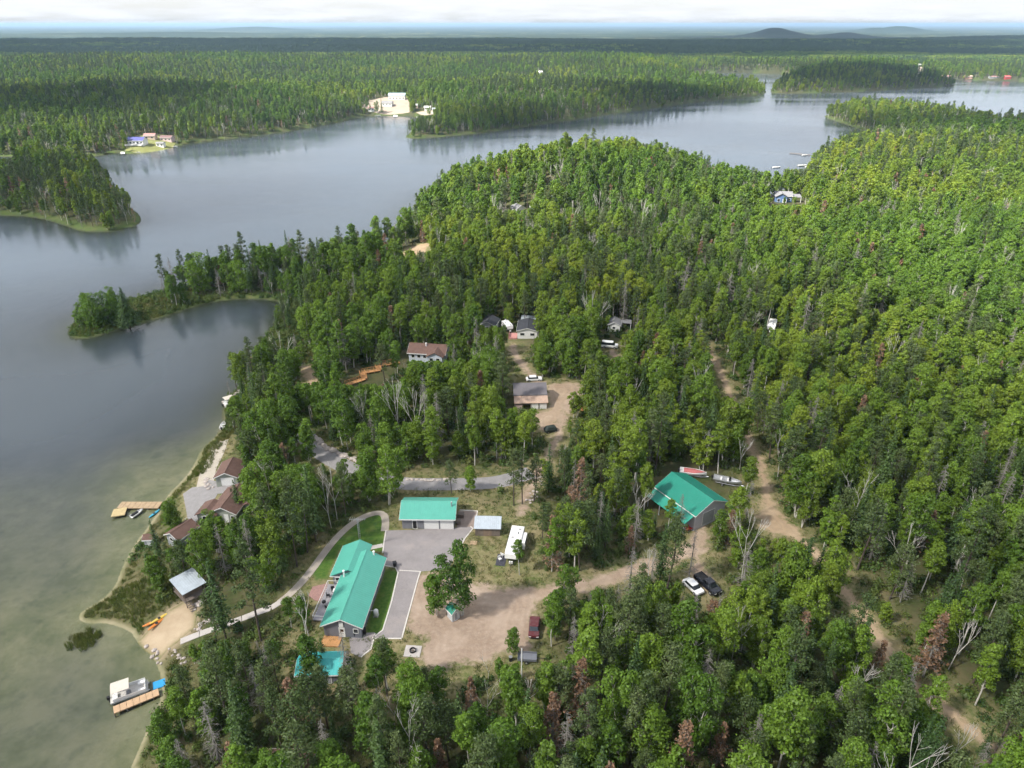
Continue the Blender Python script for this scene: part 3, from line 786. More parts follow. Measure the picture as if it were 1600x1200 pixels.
# lakeside deck with a rail, joined to the house
dk = MB().box(-5.2, 3.3, 3.15, 6.0, 0.30, 0.48)
for k in range(9): dk.box(-5.1 + k*1.03, -4.98 + k*1.03, 5.8, 5.92, -.4, 0.30)
dk = dk.build('deck', paint('grey_deck_boards', (0.30, 0.29, 0.31), .85, .15), house)
rl = MB().box(-5.2, 3.3, 5.94, 6.0, 1.28, 1.36).box(3.24, 3.3, 3.2, 5.94, 1.28, 1.36).box(-5.2, -5.14, 3.2, 5.94, 1.28, 1.36)
for k in range(18): rl.box(-5.2 + k*.5, -5.15 + k*.5, 5.94, 5.99, .48, 1.28)
rl.build('railing', M_WHITE, dk)
fd = MB().box(-10.3, -8.15, 0.2, 3.2, -.3, 0.16).box(-10.3, -10.2, .2, 3.2, .16, .26).build('front_deck', M_NEWWOOD, house)
tag(MB().prism([(1.5, 0), (3.8, -.4), (4.8, 1.2), (4.3, 3.6), (2.4, 4.2), (.2, 3.4), (0, 1.2)], -.2, .1).build('patio', paint('red_pavers', (0.30, 0.175, 0.155), .9, .2, 3.0)), kind='structure')
pt = bpy.data.objects['patio']; pt.location = (-35.7, 93.0, GZ)
def chair(loc, rot, label, mat):
    t = thing('patio_chair', label, 'chair', loc, rot, 'dark chairs on the house deck')
    MB().box(-.28, .28, -.28, .28, .38, .45).build('seat', mat, t); MB().box(-.28, .28, .24, .30, .45, .95).build('backrest', mat, t)
    for a in (-.25, .22):
        for b in (-.25, .22): MB().box(a, a + .04, b, b + .04, 0, .38).build('leg', mat, t)
    return t
hm = Matrix.Translation(house.location) @ Matrix.Rotation(house.rotation_euler.z, 4, 'Z')
def on_house(x, y, z): return hm @ Vector((x, y, z))
chair(on_house(1.6, 4.6, .48), R(20), 'dark chair at the far end of the house deck', M_BLACK)
chair(on_house(0.2, 5.0, .48), R(100), 'dark chair in the middle of the house deck', M_BLACK)
chair(on_house(-2.6, 4.3, .48), R(150), 'dark chair at the near end of the house deck', M_BLACK)
t = thing('patio_table', 'small white table on the house deck', 'table', on_house(1.2, 3.9, .48)); MB().box(-.5, .5, -.4, .4, .68, .73).build('tabletop', M_WHITE, t)
for a in (-.42, .37):
    for b in (-.33, .28): MB().box(a, a + .05, b, b + .05, 0, .68).build('leg', M_WHITE, t)
t = thing('barbecue', 'round black barbecue on the house deck', 'barbecue', on_house(-1.8, 5.1, .48)); MB().loft([[(math.cos(a*.785)*q, math.sin(a*.785)*q, z) for a in range(8)] for z, q in ((.55, .18), (.7, .36), (.85, .38), (1.0, .25))]).build('kettle', M_BLACK, t)
for a in range(3): MB().tube((math.cos(a*2.1)*.22, math.sin(a*2.1)*.22, .6), (math.cos(a*2.1)*.34, math.sin(a*2.1)*.34, 0), .02).build('leg', M_BLACK, t)
for loc, lab in ((G(556, 994), 'black wheeled bin by the front door of the main house'), (G(569, 990), 'black bin at the front corner of the main house'), (G(617, 885), 'dark bin at the rear corner beside the lawn')):
    t = thing('waste_bin', lab, 'bin', loc, R(20)); MB().loft([[(-.25, -.25, 0.05), (.25, -.25, .05), (.25, .25, .05), (-.25, .25, .05)], [(-.33, -.33, .95), (.33, -.33, .95), (.33, .33, .95), (-.33, .33, .95)]]).build('bin_body', M_BLACK, t)
    MB().box(-.36, .36, -.36, .36, .96, 1.03).build('lid', M_BLACK, t)
# propane tank
t = thing('gas_tank', 'white upright gas tank on the lawn beside the drive', 'tank', G(588, 962), R(86))
MB().loft([[(math.cos(a*.524)*q, math.sin(a*.524)*q, z) for a in range(12)] for z, q in ((.12, .30), (.2, .42), (1.15, .42), (1.32, .30), (1.38, .1))]).build('tank_body', M_WHITE, t, True); MB().box(-.4, .4, -.4, .4, -.05, .1).build('base', M_CONC, t)
MB().tube((0, .4, 1.1), (0, 2.4, 1.0), .04).build('supply_pipe', M_WHITE, t)
# antenna mast
t = thing('antenna_mast', 'thin steel lattice antenna mast behind the main house', 'antenna', G(564, 858))
legs = [(math.cos(a*2.094)*.22, math.sin(a*2.094)*.22) for a in range(3)]
for a in range(3): MB().tube((*legs[a], -.2), (legs[a][0]*.8, legs[a][1]*.8, 7), .035, .03, 5).build('leg', M_METAL, t)
lt = MB()
for k in range(14):
    for a in range(3):
        p, q = legs[a], legs[(a + 1) % 3]; lt.tube((*p, k*.5), (*q, k*.5 + .5), .018, .018, 4)
lt.build('lattice', M_METAL, t)
an = MB().tube((-1.5, 0, 7.1), (1.5, 0, 7.1), .03, .03, 5)
for k in range(8): an.tube((-1.4 + k*.4, -.7 + .04*k, 7.1), (-1.4 + k*.4, .7 - .04*k, 7.1), .018, .018, 4)
an.tube((0, 0, 6.9), (0, 0, 7.2), .04).build('aerial', M_METAL, t)

# ---- garage
gar = thing('garage', 'grey double garage with green metal roof and two white doors', 'garage', (-16.6, 115.9, GZ), R(-.8))
gw, gr_ = gable(gar, 10.2, 6.4, 2.75, 1.55, 0.45, wall=paint('mid_grey_siding', (.19, .195, .215), .6, .08))
garage_door(gar, '-y', -3.2, 0.7, 0.02, 2.7, 2.2, M_WHITE, label='left white garage door'); garage_door(gar, '-y', -3.2, 3.75, 0.02, 2.45, 2.2, M_WHITE, label='right white garage door')
opening(gar, 'door', '-y', -3.2, -2.6, 0.02, 0.95, 2.05, frame=M_WHITE, pane=M_BLACK, label='dark entrance door')
pipe(gar, 4.6, -1.0, 3.4, 4.9, .13, M_METAL, 'chimney')
for k, (a, b, c, d) in enumerate(((5.5, 6.3, -1.9, -.9), (5.6, 6.8, .2, 1.2))):
    t = thing('stored_crate', ('dark crate against the right wall of the garage, nearest the court', 'dark crate against the right wall of the garage, at the back')[k], 'crate', (-16.6 + (a+b)/2, 115.9 + (c+d)/2, GZ))
    MB().box(-(b-a)/2, (b-a)/2, -(d-c)/2, (d-c)/2, .04, .8).build('crate_body', M_OLDWOOD, t); MB().box(-(b-a)/2 - .03, (b-a)/2 + .03, -(d-c)/2 - .03, (d-c)/2 + .03, .8, .86).build('lid', M_OLDWOOD, t)
patch('gravel_apron', [(-11.0, 112.6), (-7.6, 112.9), (-7.2, 118.3), (-11.0, 118.6)], paint('brown_gravel', (0.27, 0.215, 0.185), .95, .18, .8, bump=.4, bscale=18), 0.012, 1.0)
ribbon('kerb', [(-7.5, 113.2), (-7.1, 118.4), (-10.8, 118.8)], .12, M_KERB, .10, thick=.25, cell=1.5)

# ---- tool shed with metal roof
t = thing('shed', 'dark boarded shed with pale metal roof between garage and trailer', 'shed', (-4.75, 111.9, GZ), R(-1.5))
MB().extx([(-1.4, -.4), (1.4, -.4), (1.4, 2.35), (-1.4, 1.95)], -2.4, 2.4).build('wall', M_OLDWOOD, t)
roof_mb(-2.65, 2.65, [(-1.75, 2.02), (1.7, 2.52)], .09).build('roof', M_ZINC, t)
for xx in (-.42, .42):
    MB().box(xx - .4, xx + .4, -1.45, -1.41, .05, 1.8).build('door', paint('brown_boards', (0.23, 0.17, 0.13), .9, .2), t)
t = thing('wood_pallet', 'pale wooden pallet on the grass below the dark shed', 'pallet', G(740, 849), R(-6))
for k in range(5): MB().box(-.65, .65, -.5 + k*.22, -.34 + k*.22, .12, .15).build('slat', M_WOOD, t)
for yy in (-.6, 0, .52): MB().box(yy, yy + .08, -.5, .54, 0, .12).build('runner', M_WOOD, t)

# ---- travel trailer
def wheel(parent, x, y, z, r, w, rimmat=None):
    o = MB().tube((x, y - w/2, z), (x, y + w/2, z), r, r, 16).build('wheel', M_RUBBER, parent)
    MB().tube((x, y - w/2 - .01, z), (x, y + w/2 + .01, z), r*.55, r*.55, 10).build('rim', rimmat or M_METAL, o); return o
def travel_trailer(label, loc, rot, L=8.4, W=2.45, Ht=2.6, slide=True):
    t = thing('travel_trailer', label, 'trailer', loc, rot)
    hl = L/2
    MB().exty([(-hl, .75), (-hl + .1, .6), (hl - .9, .6), (hl, 1.35), (hl - .15, 2.3), (hl - .9, Ht), (-hl + .2, Ht), (-hl, Ht - .3)], -W/2, W/2).build('body', M_WHITE, t)
    MB().box(-hl + .3, hl - 1.2, -W/2 + .12, W/2 - .12, Ht, Ht + .05).build('roof_membrane', paint('trailer_roof', (.72, .72, .70), .6, .08, dirt=(.55, .53, .5)), t)
    for xx in (-1.6, 1.2): MB().loft([[(xx-.5,-.35,Ht+.05),(xx+.4,-.35,Ht+.05),(xx+.4,.35,Ht+.05),(xx-.5,.35,Ht+.05)],[(xx-.42,-.3,Ht+.32),(xx+.2,-.3,Ht+.32),(xx+.2,.3,Ht+.32),(xx-.42,.3,Ht+.32)]]).build('air_conditioner', M_WHITE, t)
    for xx, yy in ((-2.9, .5), (-.3, -.5), (2.3, .4)): MB().box(xx-.2, xx+.2, yy-.2, yy+.2, Ht+.05, Ht+.16).build('roof_vent', paint('vent_plastic', (.35,.35,.36), .5, .1), t)
    if slide: MB().box(-2.6, .6, W/2, W/2 + .75, .85, 2.35).build('slide_out', M_WHITE, t); opening(t, 'window', '+y', W/2 + .75, -1.0, 1.3, 1.5, .7, frame=M_BLACK)
    opening(t, 'door', '-y', -W/2, 1.4, .7, .7, 1.75, frame=M_METAL, pane=M_WHITE)
    for xx in (-2.5, -.6, 2.7): opening(t, 'window', '-y', -W/2, xx, 1.4, .9, .6, frame=M_BLACK)
    opening(t, 'window', '-x', -hl, 0, 1.4, 1.2, .6, frame=M_BLACK)
    MB().box(-3.3, 2.0, -W/2 - .12, -W/2 - .02, 2.36, 2.5).build('awning_roll', M_BLACK, t)
    for xx in (-.9, .0):
        for yy in (-W/2 + .12, W/2 - .12): wheel(t, xx, yy, .35, .35, .2)
    h = MB().tube((hl - .7, -.7, .5), (hl + 1.0, 0, .5), .06).tube((hl - .7, .7, .5), (hl + 1.0, 0, .5), .06).tube((hl + .9, 0, .5), (hl + .9, 0, 0), .04)
    h.build('hitch', M_BLACK, t)
    for yy in (-.2, .2): MB().tube((hl + .3, yy, .5), (hl + .3, yy, 1.0), .16, .16, 10).build('gas_bottle', M_WHITE, t)
    return t
travel_trailer('long white travel trailer parked right of the dark shed', (0.55, 106.4, GZ), math.atan2(-.985, -.17))
MB_ = MB().box(-.9, .9, -2.0, 1.2, .02, .05)
tag(MB_.build('ground_mat', paint('dark_mat', (.05, .05, .065), .9, .2)), 'dark outdoor mat beside the white travel trailer', 'mat'); bpy.data.objects['ground_mat'].location = (-1.95, 103.9, GZ); bpy.data.objects['ground_mat'].rotation_euler = (0, 0, R(-8))
for k, (dx, dy) in enumerate(((-.3, -.5), (.2, .6))):
    chair((-1.95 + dx, 103.9 + dy, GZ + .05), R(40 + 90*k), ('white folding chair on the mat by the trailer, nearest the yard', 'white folding chair on the mat by the trailer, farther back')[k], M_WHITE)
# ---- outhouse
M_PALER = paint('pale_boards', (.46, .48, .50), .7, .08)
t = thing('outhouse', 'tiny pale outhouse with green gable roof in the dirt yard', 'outhouse', G(709, 965), R(-52))
gable(t, 1.5, 1.5, 2.0, .62, .22, wall=M_PALER, roof=M_TEAL_D, z0=-.1)
opening(t, 'door', '+x', .75, 0, .05, .75, 1.7, pane=M_WALL_PALE)
# ---- fire pit
p = G(645, 1018)
t = thing('fire_pit', 'black steel fire ring on a square concrete slab', 'fire pit', p, R(-4))
MB().box(-1.3, 1.3, -1.15, 1.15, -.1, .12).build('slab', M_CONC, t)
rg_ = []
for k in range(20):
    a = 2*math.pi*k/20; rg_.append([(math.cos(a)*q, math.sin(a)*q, z) for q, z in ((.46, .12), (.52, .12), (.52, .45), (.46, .45))])
MB().loft(rg_ + [rg_[0]], cap=False).build('ring', M_BLACK, t)
for k in range(4): MB().tube((.3*math.cos(k*1.6), .3*math.sin(k*1.6), .16), (-.2*math.cos(k*1.6+.5), -.2*math.sin(k*1.6+.5), .3), .05).build('log', M_OLDWOOD, t)
# ---- low green shed below the apron
t = thing('shed', 'low shed with pale green metal roof half hidden by trees below the house', 'shed', (-29.3, 77.6, GZ), R(2))
gable(t, 6.4, 4.0, 2.1, .85, .3, wall=M_WALL_GREY, roof=paint('pale_green_metal_roof', (0.05, 0.38, 0.37), .45, .08, .6, ribs=.4), z0=-1.2)
opening(t, 'door', '-y', -2.0, 1.2, .05, 1.4, 1.8, pane=M_WALL_PALE); opening(t, 'window', '-x', -3.2, 0, 1.0, .8, .7)
# ---- big shop
shop = thing('shop', 'large shop with dark green metal roof, lean-to and pale grey walls', 'shop', (36.9, 120.2, 5.0), R(-57.6))
gable(shop, 11.0, 8.4, 3.6, 1.9, .45, wall=paint('lilac_grey_siding', (.44, .44, .49), .6, .06), roof=M_TEAL_D)
roof_mb(-5.7, 5.4, [(-6.9, 2.35), (-4.4, 3.3)], .1).build('lean_to_roof', paint('mid_green_metal_roof', (0.03, 0.27, 0.20), .45, .1, .6, ribs=.4), shop)
for xx in (-5.4, -2.0, 1.6, 5.0): MB().box(xx - .08, xx + .08, -6.65, -6.5, -.4, 2.35).build('post', M_WALL_PALE, shop)
garage_door(shop, '+x', 5.5, -.4, .02, 3.2, 2.9, M_WALL_PALE); opening(shop, 'door', '+x', 5.5, 2.6, .02, .95, 2.05, pane=M_WHITE); opening(shop, 'window', '+y', 4.2, 1, 1.2, 1.4, 1)
MB().box(4.2, 7.6, 4.3, 4.9, 2.6, 2.75).build('side_awning', M_TEAL_D, shop)
t = thing('garden_cart', 'red flatbed cart under the shop lean-to', 'cart', Vector((35.6, 113.9, H1(35.6, 113.9))), R(25))
MB().box(-.9, .9, -.55, .55, .4, .5).box(-.9, .9, -.55, -.5, .5, .75).box(-.9, .9, .5, .55, .5, .75).build('bed', M_RED, t)
for xx in (-.55, .55):
    for yy in (-.6, .6): wheel(t, xx, yy, .22, .22, .1)
MB().tube((.9, 0, .45), (1.7, 0, .8), .03).build('handle', M_BLACK, t)

# ---- lakeside cottages
def G2(px, py, dz=0): return lift(G(px, py), dz)
t = thing('garage', 'lakeside garage with brown shingle roof and white door', 'garage', (-63.6, 133.9, H1(-63.6, 132.5)), R(93))
gable(t, 5.8, 4.7, 2.4, 1.15, .4, wall=paint('sage_siding', (.27, .29, .25), .7, .1), roof=M_BROWNROOF, z0=-1.5)
garage_door(t, '-x', -2.9, -.2, .05, 2.6, 2.0, M_WHITE); opening(t, 'window', '-y', -2.35, 0, 1, 1, .8)
t = thing('cottage', 'lakeside cottage with brown shingle roof and front wing', 'cottage', (-58.6, 121.2, H1(-58.6, 121.2)), R(84))
sg = MATS['sage_siding']
gable(t, 8.0, 5.4, 2.5, 1.3, .4, wall=sg, roof=M_BROWNROOF, z0=-1.6)
MB().extx([(1.5, -1.6), (5.2, -1.6), (5.2, 2.2), (3.4, 2.95), (1.5, 2.2)], -4.8, -.8).build('wing_wall', sg, t)
roof_mb(-5.1, -.5, [(1.0, 2.15), (3.4, 3.15), (5.6, 2.15)]).build('wing_roof', M_BROWNROOF, t)
MB().extx([(-5.4, -1.6), (-2.6, -1.6), (-2.6, 2.2), (-4.0, 2.8), (-5.4, 2.2)], -1.0, 3.2).build('side_wing_wall', sg, t)
roof_mb(-1.3, 3.5, [(-5.8, 2.15), (-4.0, 3.0), (-2.2, 2.15)]).build('side_wing_roof', M_BROWNROOF, t)
opening(t, 'window', '-x', -4.8, 3.4, .8, 1.5, 1.1); opening(t, 'door', '-x', -4.0, -.6, .05, .95, 2.0, pane=M_WHITE)
for xx in (0.8, 2.8): opening(t, 'window', '+y', 2.7, xx, .9, 1.2, 1.1)
opening(t, 'window', '-x', -4.0, -1.9, .9, .8, .9)
pipe(t, 1.5, .6, 3.0, 4.5, .2, M_BROWNROOF, 'chimney')
t = thing('cabin', 'little brown roofed cabin by the shore below the cottage', 'cabin', (-66.0, 113.3, H1(-66, 113.3)), R(62))
gable(t, 4.6, 3.6, 2.2, .95, .35, wall=M_WALL_PALE, roof=M_BROWNROOF, z0=-1.2)
opening(t, 'window', '-x', -2.3, .5, .9, .9, .9); opening(t, 'door', '-y', -1.8, 0, .05, .9, 1.9, pane=M_WHITE); opening(t, 'window', '-y', -1.8, 1.4, .9, .8, .9)
t = thing('shed', 'tiny brown roofed shed at the water edge', 'shed', (-73.0, 113.4, H1(-73, 113.4)), R(5))
gable(t, 1.7, 1.6, 1.9, .5, .25, wall=M_WALL_PALE, roof=M_BROWNROOF, z0=-.6); opening(t, 'door', '-y', -.8, 0, .05, .7, 1.6, pane=M_WHITE)
t = thing('wooden_steps', 'short wooden steps and rail between the cottage and the cabin', 'steps', G2(305, 815), R(150))
for k in range(5): MB().box(-.7, .7, k*.32, k*.32 + .30, k*.17 - .05, k*.17).build('tread', M_OLDWOOD, t)
for xx in (-.75, .7): MB().box(xx, xx + .05, 0, .06, -.1, .9).box(xx, xx + .05, 1.5, 1.56, .5, 1.6).tube((xx + .02, 0, .9), (xx + .02, 1.55, 1.6), .03).build('handrail', M_WHITE, t)
# stilted cabin
c0 = (-58.5, 97.8); zc = H1(*c0)
t = thing('stilt_cabin', 'square stilted cabin with pale metal roof above the beach', 'cabin', (*c0, zc + 1.0), R(45 - 2.5 + 5))
MB().box(-1.75, 1.75, -1.55, 1.55, .1, 2.1).build('wall', paint('brown_log_siding', (.17, .125, .095), .9, .2), t)
MB().box(-2.0, 2.0, -2.7, 1.8, -.08, .1).build('floor_deck', M_OLDWOOD, t)
MB().add([(-2.2, -2.9, 2.2), (2.2, -2.9, 2.2), (2.2, 2.0, 2.75), (-2.2, 2.0, 2.75), (-2.2, -2.9, 2.1), (2.2, -2.9, 2.1), (2.2, 2.0, 2.65), (-2.2, 2.0, 2.65)], [(0,1,2,3),(7,6,5,4),(0,4,5,1),(1,5,6,2),(2,6,7,3),(3,7,4,0)]).build('roof', M_ZINC, t)
for xx in (-1.85, 1.75):
    for yy in (-2.6, 0, 1.6): MB().box(xx, xx + .12, yy, yy + .12, -2.2, -.08 if yy > -2 else 2.1).build('post', M_OLDWOOD, t)
opening(t, 'window', '-y', -1.55, .9, .9, .9, .8, frame=M_OLDWOOD); opening(t, 'door', '-y', -1.55, -.7, .12, .8, 1.8, frame=M_OLDWOOD, pane=M_OLDWOOD); opening(t, 'window', '+x', 1.75, 0, .9, 1, .8, frame=M_OLDWOOD)
rl = MB().box(-2.0, -1.95, -2.7, 1.7, .95, 1.02)
for k in range(8): rl.box(-2.0, -1.95, -2.6 + k*.6, -2.55 + k*.6, .1, .95)
rl.build('railing', M_OLDWOOD, t)
st = MB()
for k in range(7): st.box(-1.9, -.9, -3.0 - k*.3, -2.72 - k*.3, -.2 - k*.24, -.15 - k*.24)
st.build('stairs', M_OLDWOOD, t)

# ---- barn and the middle houses
t = thing('barn', 'grey roofed barn with rusty lean-to roof beside the dirt track', 'barn', (4.7, 168.2, H1(4.7, 166)), R(2.5))
gable(t, 8.2, 6.4, 3.2, 1.6, .3, wall=M_WHITE, roof=paint('dark_grey_metal_roof', (.14, .13, .14), .7, .15, .7, ribs=.35), trim=M_GREYROOF)
roof_mb(-4.4, 4.5, [(-6.0, 2.05), (-3.3, 3.0)], .1).build('lean_to_roof', paint('rusty_metal_roof', (.42, .30, .23), .8, .25, .9, ribs=.5, dirt=(.26, .15, .10)), t)
for xx in (-4.2, -2.1, 0, 2.1, 4.2): MB().box(xx - .08, xx + .08, -5.8, -5.64, -.5, 2.0).build('post', M_OLDWOOD, t)
for xa, xb in ((-.1, 1.95), (2.25, 4.1)): MB().box(xa, xb, -5.72, -5.66, .05, 1.7).build('front_panel', M_WHITE, t)
MB().box(-4.1, -2.3, -5.72, -5.66, .05, 1.5).build('front_panel', paint('pinkish_boards', (.45, .34, .30), .9, .15), t)
garage_door(t, '-y', -3.2, 1.6, .02, 3.0, 2.4, M_WHITE); garage_door(t, '-y', -3.2, -2.2, .02, 3.0, 2.4, paint('worn_board_door', (.45, .38, .33), .9, .2))
t = thing('cottage', 'pale blue cottage with brown hipped roof in the trees', 'cottage', (-25.2, 197.0, H1(-24.8, 196) + .4), R(-8))
wb = paint('pale_blue_siding', (.50, .55, .62), .6, .06)
gable(t, 11.0, 6.4, 2.6, 1.6, .45, wall=wb, roof=M_BROWNROOF, z0=-1.0)
MB().exty([(.8, -1.0), (5.2, -1.0), (5.2, 2.6), (3.0, 3.7), (.8, 2.6)], -5.2, -1.0).build('front_gable_wall', wb, t)
MB().exty([(.3, 2.55), (3.0, 3.92), (5.7, 2.55), (5.7, 2.41), (3.0, 3.78), (.3, 2.41)], -5.6, -.2).build('front_gable_roof', M_BROWNROOF, t)
for xx in (1.9, 3.9): opening(t, 'window', '-y', -5.2, xx, .9, 1.2, 1.2)
for xx in (-4.2, -2.4, -.6): opening(t, 'window', '-y', -3.2, xx, .9, 1.1, 1.1)
pipe(t, -.6, -.8, 3.5, 4.8, .2, M_WHITE, 'chimney')
# long cedar ramp and stairs below the cottage
RA = ground_at([(541, 604), (570, 594), (566, 585), (594, 580), (590, 574), (624, 568)])
t = thing('cedar_walkway', 'orange cedar ramp zigzagging down from the brown roofed cottage', 'walkway', tuple(RA[0]), 0)
for k in range(5):
    a = Vector(RA[k] - RA[0]) + Vector((0, 0, .55)); b = Vector(RA[k+1] - RA[0]) + Vector((0, 0, .55)); d = b - a; sd = Vector((-d.y, d.x, 0)).normalized() * .75
    n_ = max(2, int(d.length / 1.4))
    for j in range(n_):
        p, q = a + d * (j/n_ + .003), a + d * ((j+1)/n_ - .003)
        MB().add([p+sd, p-sd, q-sd, q+sd, p+sd-Vector((0,0,.12)), p-sd-Vector((0,0,.12)), q-sd-Vector((0,0,.12)), q+sd-Vector((0,0,.12))], [(0,1,2,3),(7,6,5,4),(0,4,5,1),(1,5,6,2),(2,6,7,3),(3,7,4,0)]).build('deck_panel', M_NEWWOOD, t)
    for s2 in (1, -1):
        hr = MB().tube(a + sd*s2 + Vector((0,0,.9)), b + sd*s2 + Vector((0,0,.9)), .06, .06, 4).tube(a + sd*s2 + Vector((0,0,.5)), b + sd*s2 + Vector((0,0,.5)), .04, .04, 4)
        for j in range(n_ + 1):
            p = a + d*(j/n_) + sd*s2*.97; hr.tube(p + Vector((0,0,-.9)), p + Vector((0,0,.9)), .06, .06, 4)
        hr.build('handrail', M_NEWWOOD, t)
t = thing('house', 'white bungalow with dark roof and pink deck in the trees', 'house', (5.2, 214.0, H1(5, 213)), R(86))
gable(t, 8.5, 6.4, 2.7, .9, .3, wall=M_WHITE, roof=M_DARKROOF)
opening(t, 'window', '-x', -4.25, 1.6, 1.0, 1.5, 1.0); opening(t, 'window', '-x', -4.25, -1.6, 1.0, 1.5, 1.0); opening(t, 'window', '+y', 3.2, -2, 1, 1.2, 1)
MB().box(-4.6, -.6, 3.3, 6.0, -.3, .35).build('deck', paint('pink_deck', (.50, .24, .22), .85, .15), t)
MB().box(-4.6, -.6, 5.95, 6.0, .35, 1.2).build('railing', MATS['pink_deck'], t)
roof_mb(4.7, 9.0, [(-2.6, 2.6), (2.6, 2.9)], .1).build('rear_roof', M_ZINC, t)
for xx in (5.0, 8.7):
    for yy in (-2.4, 2.4): MB().box(xx - .08, xx + .08, yy - .08, yy + .08, -.4, 2.5).build('post', M_WHITE, t)
t = thing('cottage', 'small grey cottage with dark roof left of the white bungalow', 'cottage', (-7.4, 219.0, H1(-7, 219)), R(75))
gable(t, 6.0, 5.0, 2.4, 1.2, .3, wall=M_WALL_PALE, roof=M_DARKROOF); opening(t, 'window', '-x', -3, 0, .9, 1.2, 1); opening(t, 'door', '-y', -2.5, .5, .05, .9, 2.0, pane=M_WHITE)
travel_trailer('white camper beside the small grey cottage', (-1.6, 217.5, H1(-1.6, 217.5)), R(-70), 5.2, 2.3, 2.5, False)
t = thing('shed', 'grey white shed with lean posts right of the white bungalow', 'shed', (33.6, 217.0, H1(33.6, 217)), R(80))
gable(t, 5.0, 4.0, 2.3, 1.0, .3, wall=M_WHITE, roof=M_GREYROOF); opening(t, 'window', '-x', -2.5, 0, .9, 1, .9)
t = thing('carport', 'small open carport beside the grey white shed', 'carport', (37.8, 218.0, H1(37.8, 218)), R(80))
roof_mb(-1.8, 1.8, [(-1.6, 2.2), (1.6, 2.4)], .1).build('roof', M_GREYROOF, t)
for xx in (-1.6, 1.6):
    for yy in (-1.4, 1.4): MB().box(xx - .07, xx + .07, yy - .07, yy + .07, -.3, 2.12).build('post', M_WHITE, t)
travel_trailer('white motor camper alone in the wood at the right', (84.0, 213.0, H1(84, 213)), R(-115), 6.4, 2.4, 2.7, False)
t = thing('house', 'blue house with grey roof and white garage door above the inlet', 'house', G2(1222, 314, .3), R(-10))
gable(t, 8.5, 7.0, 3.4, 1.5, .5, wall=M_BLUE, roof=M_GREYROOF, z0=-2.5)
MB().exty([(-4.6, -2.5), (1.2, -2.5), (1.2, 3.4), (-1.7, 5.0), (-4.6, 3.4)], -6.5, -2).build('front_gable_wall', M_BLUE, t); MB().exty([(-5.1, 3.3), (-1.7, 5.2), (1.7, 3.3), (1.7, 3.15), (-1.7, 5.05), (-5.1, 3.15)], -7.0, -.5).build('front_gable_roof', M_GREYROOF, t)
garage_door(t, '-y', -6.5, .0, -.3, 1.9, 2.3, M_WHITE); opening(t, 'window', '-y', -6.5, -3.1, .6, 1.5, 1.6); opening(t, 'window', '-y', -3.5, 3, .8, 1.2, 1.2)
roof_mb(4.8, 9.5, [(-3.2, 2.7), (2.6, 3.3)], .12).build('porch_roof', M_GREYROOF, t)
for xx in (5.2, 9.2): MB().box(xx - .1, xx + .1, -3.1, -2.9, -2, 2.65).build('post', M_WHITE, t)
t = thing('cottage', 'small grey cottage on the ridge with lake behind', 'cottage', (3.0, 352.0, H1(3, 352)), R(-60))
gable(t, 6.0, 5.0, 2.6, 1.4, .3, wall=M_WHITE, roof=M_GREYROOF); opening(t, 'window', '+x', 3, 0, .9, 1.2, 1.1); opening(t, 'door', '-y', -2.5, 0, .05, .9, 2.0, pane=M_WHITE)
travel_trailer('white camper just right of the grey cottage on the ridge', (11.5, 353.0, H1(11.5, 353)), R(30), 5.0, 2.3, 2.4, False)
p = (79.0, 425.0)
t = thing('cabin', 'tiny red roofed cabin among the ridge treetops', 'cabin', (*p, H1(*p) + 6.0), R(20)); gable(t, 3.4, 3.0, 2.2, 1.4, .3, wall=M_RED, roof=M_RED, z0=-6.5); opening(t, 'window', '-y', -1.5, 0, .9, 1.0, .9)

# ---- far shores
def far_house(px, py, L, W, wh, rh, rot, wall, roof, label, nwin=3, dz=0.0, cat='house', name='house'):
    p = G(px, py)
    t = thing(name, label, cat, lift(p, dz), R(rot)); gable(t, L, W, wh, rh, .4, wall=wall, roof=roof, z0=-2.5, cap=False)
    for k in range(nwin): opening(t, 'window', '-y', -W/2, -L/2 + L*(k + .5)/nwin, 1.0, min(1.6, L/nwin*.6), 1.3)
    return t
NAVY = paint('blue_metal_roof', (.075, .08, .25), .55, .1); TAN = paint('tan_siding', (.50, .40, .33), .7, .1); PINKR = paint('faded_red_roof', (.30, .17, .16), .85, .15)
t = far_house(214, 225, 15, 9, 3.4, 2.2, 0, M_WHITE, NAVY, 'white house with deep blue roof on the far left shore', 5)
MB().box(-7, 7, -7.0, -4.6, -.5, .6).build('deck', M_WHITE, t)
far_house(236, 217, 9, 7, 3.0, 1.6, 5, TAN, PINKR, 'tan house up the bank behind the blue roofed one', 2)
far_house(262, 220, 10, 6, 3.0, 1.4, -4, paint('pink_siding', (.55, .42, .42), .7, .1), paint('dull_brown_roof', (.16, .10, .10), .9, .15), 'pinkish house with brown roof on the far left shore', 3)
far_house(252, 229, 6.0, 4.5, 3.2, .6, 0, M_WHITE, M_GREYROOF, 'small white boathouse below the pinkish house', 2, name='boathouse', cat='boathouse')
t = far_house(621, 155, 20, 11, 5.0, 2.0, 0, paint('bright_white_siding', (.60, .60, .58), .6, .04), paint('pale_blue_metal_roof', (.38, .52, .60), .5, .08), 'long white lodge with pale blue roof on the sunlit far shore', 5)
far_house(606, 165, 12, 8, 3.6, 1.4, -8, MATS['bright_white_siding'], M_GREYROOF, 'white cabin in front of the long lodge on the far shore', 3)
far_house(580, 173, 7, 5, 3.0, 1.2, 10, M_WHITE, PINKR, 'small cabin left of the pointed trees at the far lodge', 2)
far_house(648, 168, 8, 6, 3.0, 1.6, 0, TAN, M_WHITE, 'tan cabin right of the far lodge', 2)
